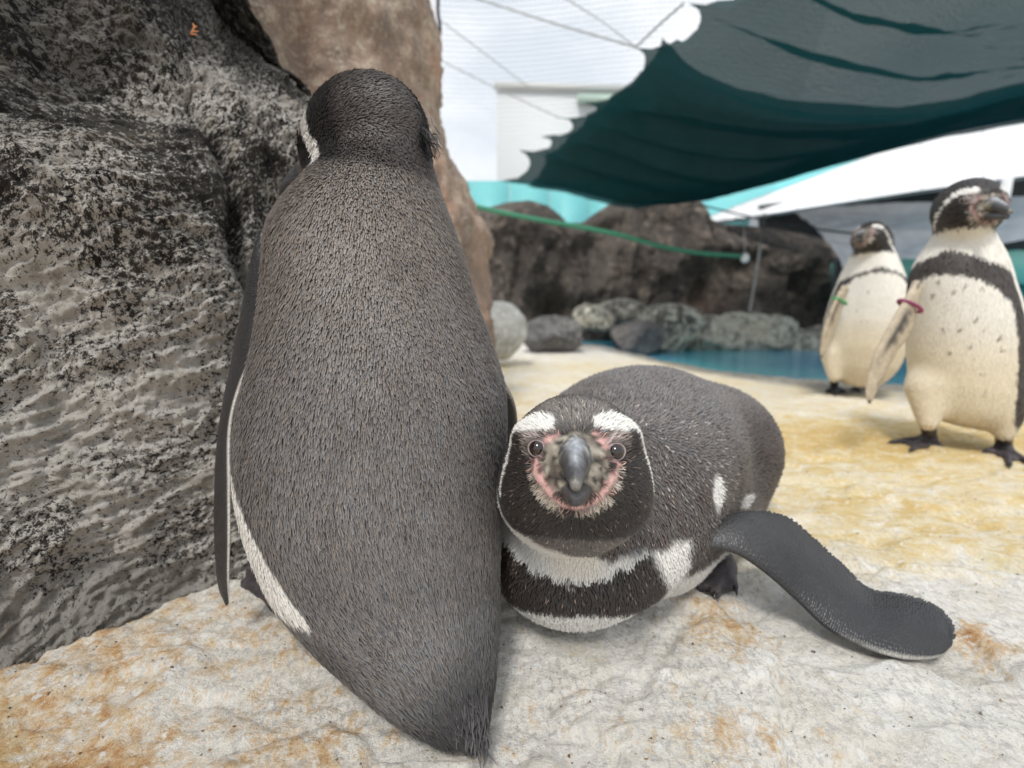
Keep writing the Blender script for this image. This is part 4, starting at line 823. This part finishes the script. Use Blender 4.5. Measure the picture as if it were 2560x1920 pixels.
rw = [[(500, 181), (580, 192), (640, 202), (720, 190), (830, 161), (915, 138), (1024, 118), (1200, 92)], [(519, 151), (560, 160), (620, 178), (700, 187), (800, 164), (915, 135), (1024, 114), (1200, 88)], [(540, 136), (588, 144), (651, 166), (730, 180), (820, 155), (915, 131), (1024, 110), (1200, 82)],
      [(559, 117), (610, 129), (680, 149), (760, 158), (836, 147), (915, 127), (1024, 104), (1200, 76)], [(583, 103), (640, 111), (700, 121), (783, 130), (850, 130), (930, 120), (1024, 98), (1200, 70)], [(636, 48), (704, 84), (783, 108), (889, 116), (960, 108), (1024, 92), (1200, 60)],
      [(688, 4), (730, 22), (810, 52), (915, 74), (970, 72), (1024, 66), (1200, 40)], [(740, -45), (800, -10), (870, 15), (940, 30), (1024, 30), (1200, 10)], [(800, -110), (870, -65), (940, -40), (1024, -30), (1100, -35), (1200, -60)]]
yy = [4.2, 3.95, 3.7, 3.4, 3.1, 2.6, 2.2, 1.85, 1.5]
cloth('shade_cloth', [[(u, v, y) for u, v in r] for r, y in zip(rw, yy)], M_cloth, 'large dark green shade cloth sagging in folds overhead', sag=.07, scallop=.15)
cloth('shade_cloth', [[(u+(26 if k == 0 else 0), v+5-3*i, y+.06) for k, (u, v) in enumerate(r)] for i, (r, y) in enumerate(zip(rw[:6], yy))], M_cloth, 'second layer of dark green cloth added to darken the lower half of the large one', sag=.03, scallop=.05, seed=9)  # extra sheet, added so less sky shows through the lower half
cloth('shade_cloth', [[(794, 212, 3.9), (848, 205, 3.8), (905, 203, 3.7), (960, 200, 3.6), (1024, 196, 3.5), (1150, 186, 3.4)], [(818, 232, 3.6), (860, 228, 3.5), (905, 230, 3.4), (960, 226, 3.3), (1024, 216, 3.2), (1150, 200, 3.1)], [(842, 267, 3.3), (892, 260, 3.2), (920, 257, 3.15), (960, 251, 3.1), (1024, 240, 3.0), (1150, 222, 2.9)]],
      M_cloth2, 'grey shade cloth hanging behind the upright penguins', sag=.03, scallop=.03, seed=3)
cloth('shade_cloth', [[(703, 222, 4.1), (730, 219, 4.05), (762, 216, 4.0), (794, 213, 3.92)], [(735, 234, 4.0), (765, 234, 3.9), (795, 232, 3.75), (818, 233, 3.62)], [(770, 246, 3.9), (795, 252, 3.75), (820, 260, 3.5), (841, 268, 3.32)]],
      M_cloth3, 'sheer dark corner of cloth in front of the cliff', sag=.02, scallop=.0, seed=5, nu=60)
cloth('shade_cloth', [[(400, -25, 2.0), (420, -25, 2.0), (438, -20, 2.0)], [(402, 20, 2.0), (422, 22, 2.0), (437, 25, 2.0)], [(400, 80, 2.0), (420, 78, 2.0), (437, 66, 2.0)]], M_cloth2, 'narrow grey strip of cloth beside the top of the pinkish rock', sag=.01, scallop=0, seed=6, nu=20)
M_rope = m_plain('edge_rope', (.02, .022, .025), .7)
def line(name, pts, r, mat, label, cat, n=40):
    V, F = tube(curve([at(*p) for p in pts], n), r, 8); return tag(mesh_obj(name, V, F, mat), label, cat)
line('rope', [(439, -20, 1.98), (438, 10, 1.98), (440, 30, 1.98), (437, 50, 1.98), (438, 68, 1.98)], .006, M_rope, 'black edge rope hanging beside the pinkish rock', 'rope')
line('hose', [(470, 205, 3.2), (500, 212, 3.25), (540, 220, 3.3), (580, 227, 3.35), (620, 235, 3.4), (660, 246, 3.45), (700, 253, 3.5), (742, 256, 3.55)], .015, m_plain('hose_green', (.05, .24, .14), .4), 'thin green hose sagging across the front of the cliff', 'hose')
line('support_pole', [(765, 214, 4.0), (757, 268, 4.05), (748, 322, 4.1)], .011, M_pole, 'slanting thin grey pole standing before the cliff', 'pole')
p_ = empty('float_ball', at(745, 258, 3.55)); tag(p_, 'small white ball hanging on a wire beside the hose end', 'ball')
V, Q = surface(lambda P: ell(P, at(745, 258, 3.55), (.03, .03, .036)), at(745, 258, 3.55)-.05, at(745, 258, 3.55)+.05, .006, 2); mesh_obj('ball', V, Q, m_plain('white_plastic', (.8, .8, .8), .3), p_)
V, F = tube([at(745, 254, 3.55), at(744, 222, 3.6)], .004, 6); mesh_obj('wire', V, F, M_pole, p_)
M_cable = m_plain('cable_grey', (.30, .32, .33), .5)
for k, (pts, lab) in enumerate([([(466, -5, 3.2), (550, 22, 3.0), (636, 47, 2.6)], 'thin cable running from the picture top down to the cloth corner'), ([(430, 55, 5), (500, 90, 5), (560, 118, 4.8)], 'faint cable sloping across the sky to the pale house'), ([(684, 3, 2.4), (660, 24, 2.5), (636, 47, 2.6)], 'short cable joining the two upper corners of the green cloth'), ([(440, 20, 5.2), (480, 50, 5.2), (530, 88, 5.2)], 'faint cable slanting over the sky beside the rock'), ([(700, 205, 3.8), (790, 225, 3.6), (900, 238, 3.4), (1030, 250, 3.2)], 'dark cable drooping in front of the grey cloth'), ([(560, -5, 4.2), (600, 20, 4.0), (636, 47, 2.7)], 'fine wire dropping from the picture top to the cloth corner')]):
    line('cable', pts, .0055 if k != 4 else .006, M_cable if k != 4 else M_rope, lab, 'cable')
def build_net():
    m, nt, b, L = new_mat('bird_net'); nt.nodes.remove(b); out = nt.nodes['Material Output']; v = attr(nt, 'uvw', 'Vector'); sep = nt.nodes.new('ShaderNodeSeparateXYZ'); L(v, sep.inputs[0])
    d = nt.nodes.new('ShaderNodeBsdfDiffuse'); d.inputs[0].default_value = (.22, .24, .25, 1); tp = nt.nodes.new('ShaderNodeBsdfTransparent'); mx = nt.nodes.new('ShaderNodeMixShader')
    def l_(s): return mathn(nt, 'LESS_THAN', mathn(nt, 'FRACT', mathn(nt, 'MULTIPLY', s, 24.)), .085)
    f = mathn(nt, 'MAXIMUM', l_(sep.outputs[0]), l_(sep.outputs[1])); L(f, mx.inputs[0]); L(tp.outputs[0], mx.inputs[1]); L(d.outputs[0], mx.inputs[2]); L(mx.outputs[0], out.inputs[0])
    a, b_, c, e = at(380, 240, 5.6), at(760, 240, 5.6), at(900, -200, 4.6), at(380, -200, 4.6); n = 40; s, t = np.meshgrid(np.linspace(0, 1, n), np.linspace(0, 1, n), indexing='ij'); s, t = s.ravel()[:, None], t.ravel()[:, None]
    P = (a*(1-s)+b_*s)*(1-t)+(e*(1-s)+c*s)*t; P[:, 1] += .15*np.sin(s[:, 0]*7)*np.sin(t[:, 0]*math.pi); tag(mesh_obj('bird_net', P, grid_faces(n, n), m, attrs={'uvw': np.stack([P[:, 0], P[:, 2], 0*P[:, 0]], -1)}), 'fine bird netting stretched across the open sky', 'net')
build_net()

# ------------------------------------------------------------------ small things
def build_twig():
    m = m_plain('dry_cedar', (.42, .17, .07), .7); V0 = at(193, 30, .585); root = empty('dry_sprig', V0); tag(root, 'tiny orange dry conifer sprig caught on the rock wall', 'twig')
    P = lambda u, v: at(u, v, .565)
    for name, a, b, r in (('stem', (191, 35), (195, 25), .0011), ('needle', (191, 34), (198, 35), .0008), ('needle', (192, 32), (199, 31), .0008), ('needle', (193, 29), (197, 26), .0008), ('needle', (194, 27), (193, 23), .0008)):
        V, F = tube(np.linspace(P(*a), P(*b), 4), [r, r, r*.8, r*.4], 6); mesh_obj(name, V, F, m, root)
build_twig()

def build_grit():
    """loose sand grains and stone crumbs lying on the slab"""
    r = np.random.default_rng(77); n = 1500; x = r.uniform(-.5, .9, n); y = .24+.75*r.random(n)**1.5; z = ground_h(x, y); sz = .0005+.0011*r.random(n)**3
    tet = unit(np.array([(1, 1, 1), (-1, -1, 1), (-1, 1, -1), (1, -1, -1), (0, 0, 1.2)])); V = np.stack([x, y, z], -1)[:, None]+(tet[None]+r.normal(0, .25, (n, 5, 3)))*sz[:, None, None]*(1.3, 1, .8)+np.stack([0*x, 0*x, sz*.4], -1)[:, None]
    o = np.arange(n)[:, None, None]*5; F = (o+np.array([[(0, 1, 2), (0, 3, 1), (0, 2, 3), (1, 3, 2), (0, 4, 1), (0, 2, 4)]])).reshape(-1, 3)
    pal = np.array([(.24, .20, .16), (.38, .24, .13), (.6, .56, .48), (.17, .16, .16)]); C = np.repeat(pal[r.integers(0, 4, n)]*(1+.2*r.normal(0, 1, (n, 1))), 5, 0)
    tag(mesh_obj('grit', V.reshape(-1, 3), F, M_skin, smooth=False, col=np.clip(C, .01, .8)), 'loose grit scattered over the pale slab', 'grit', kind='stuff')
build_grit()
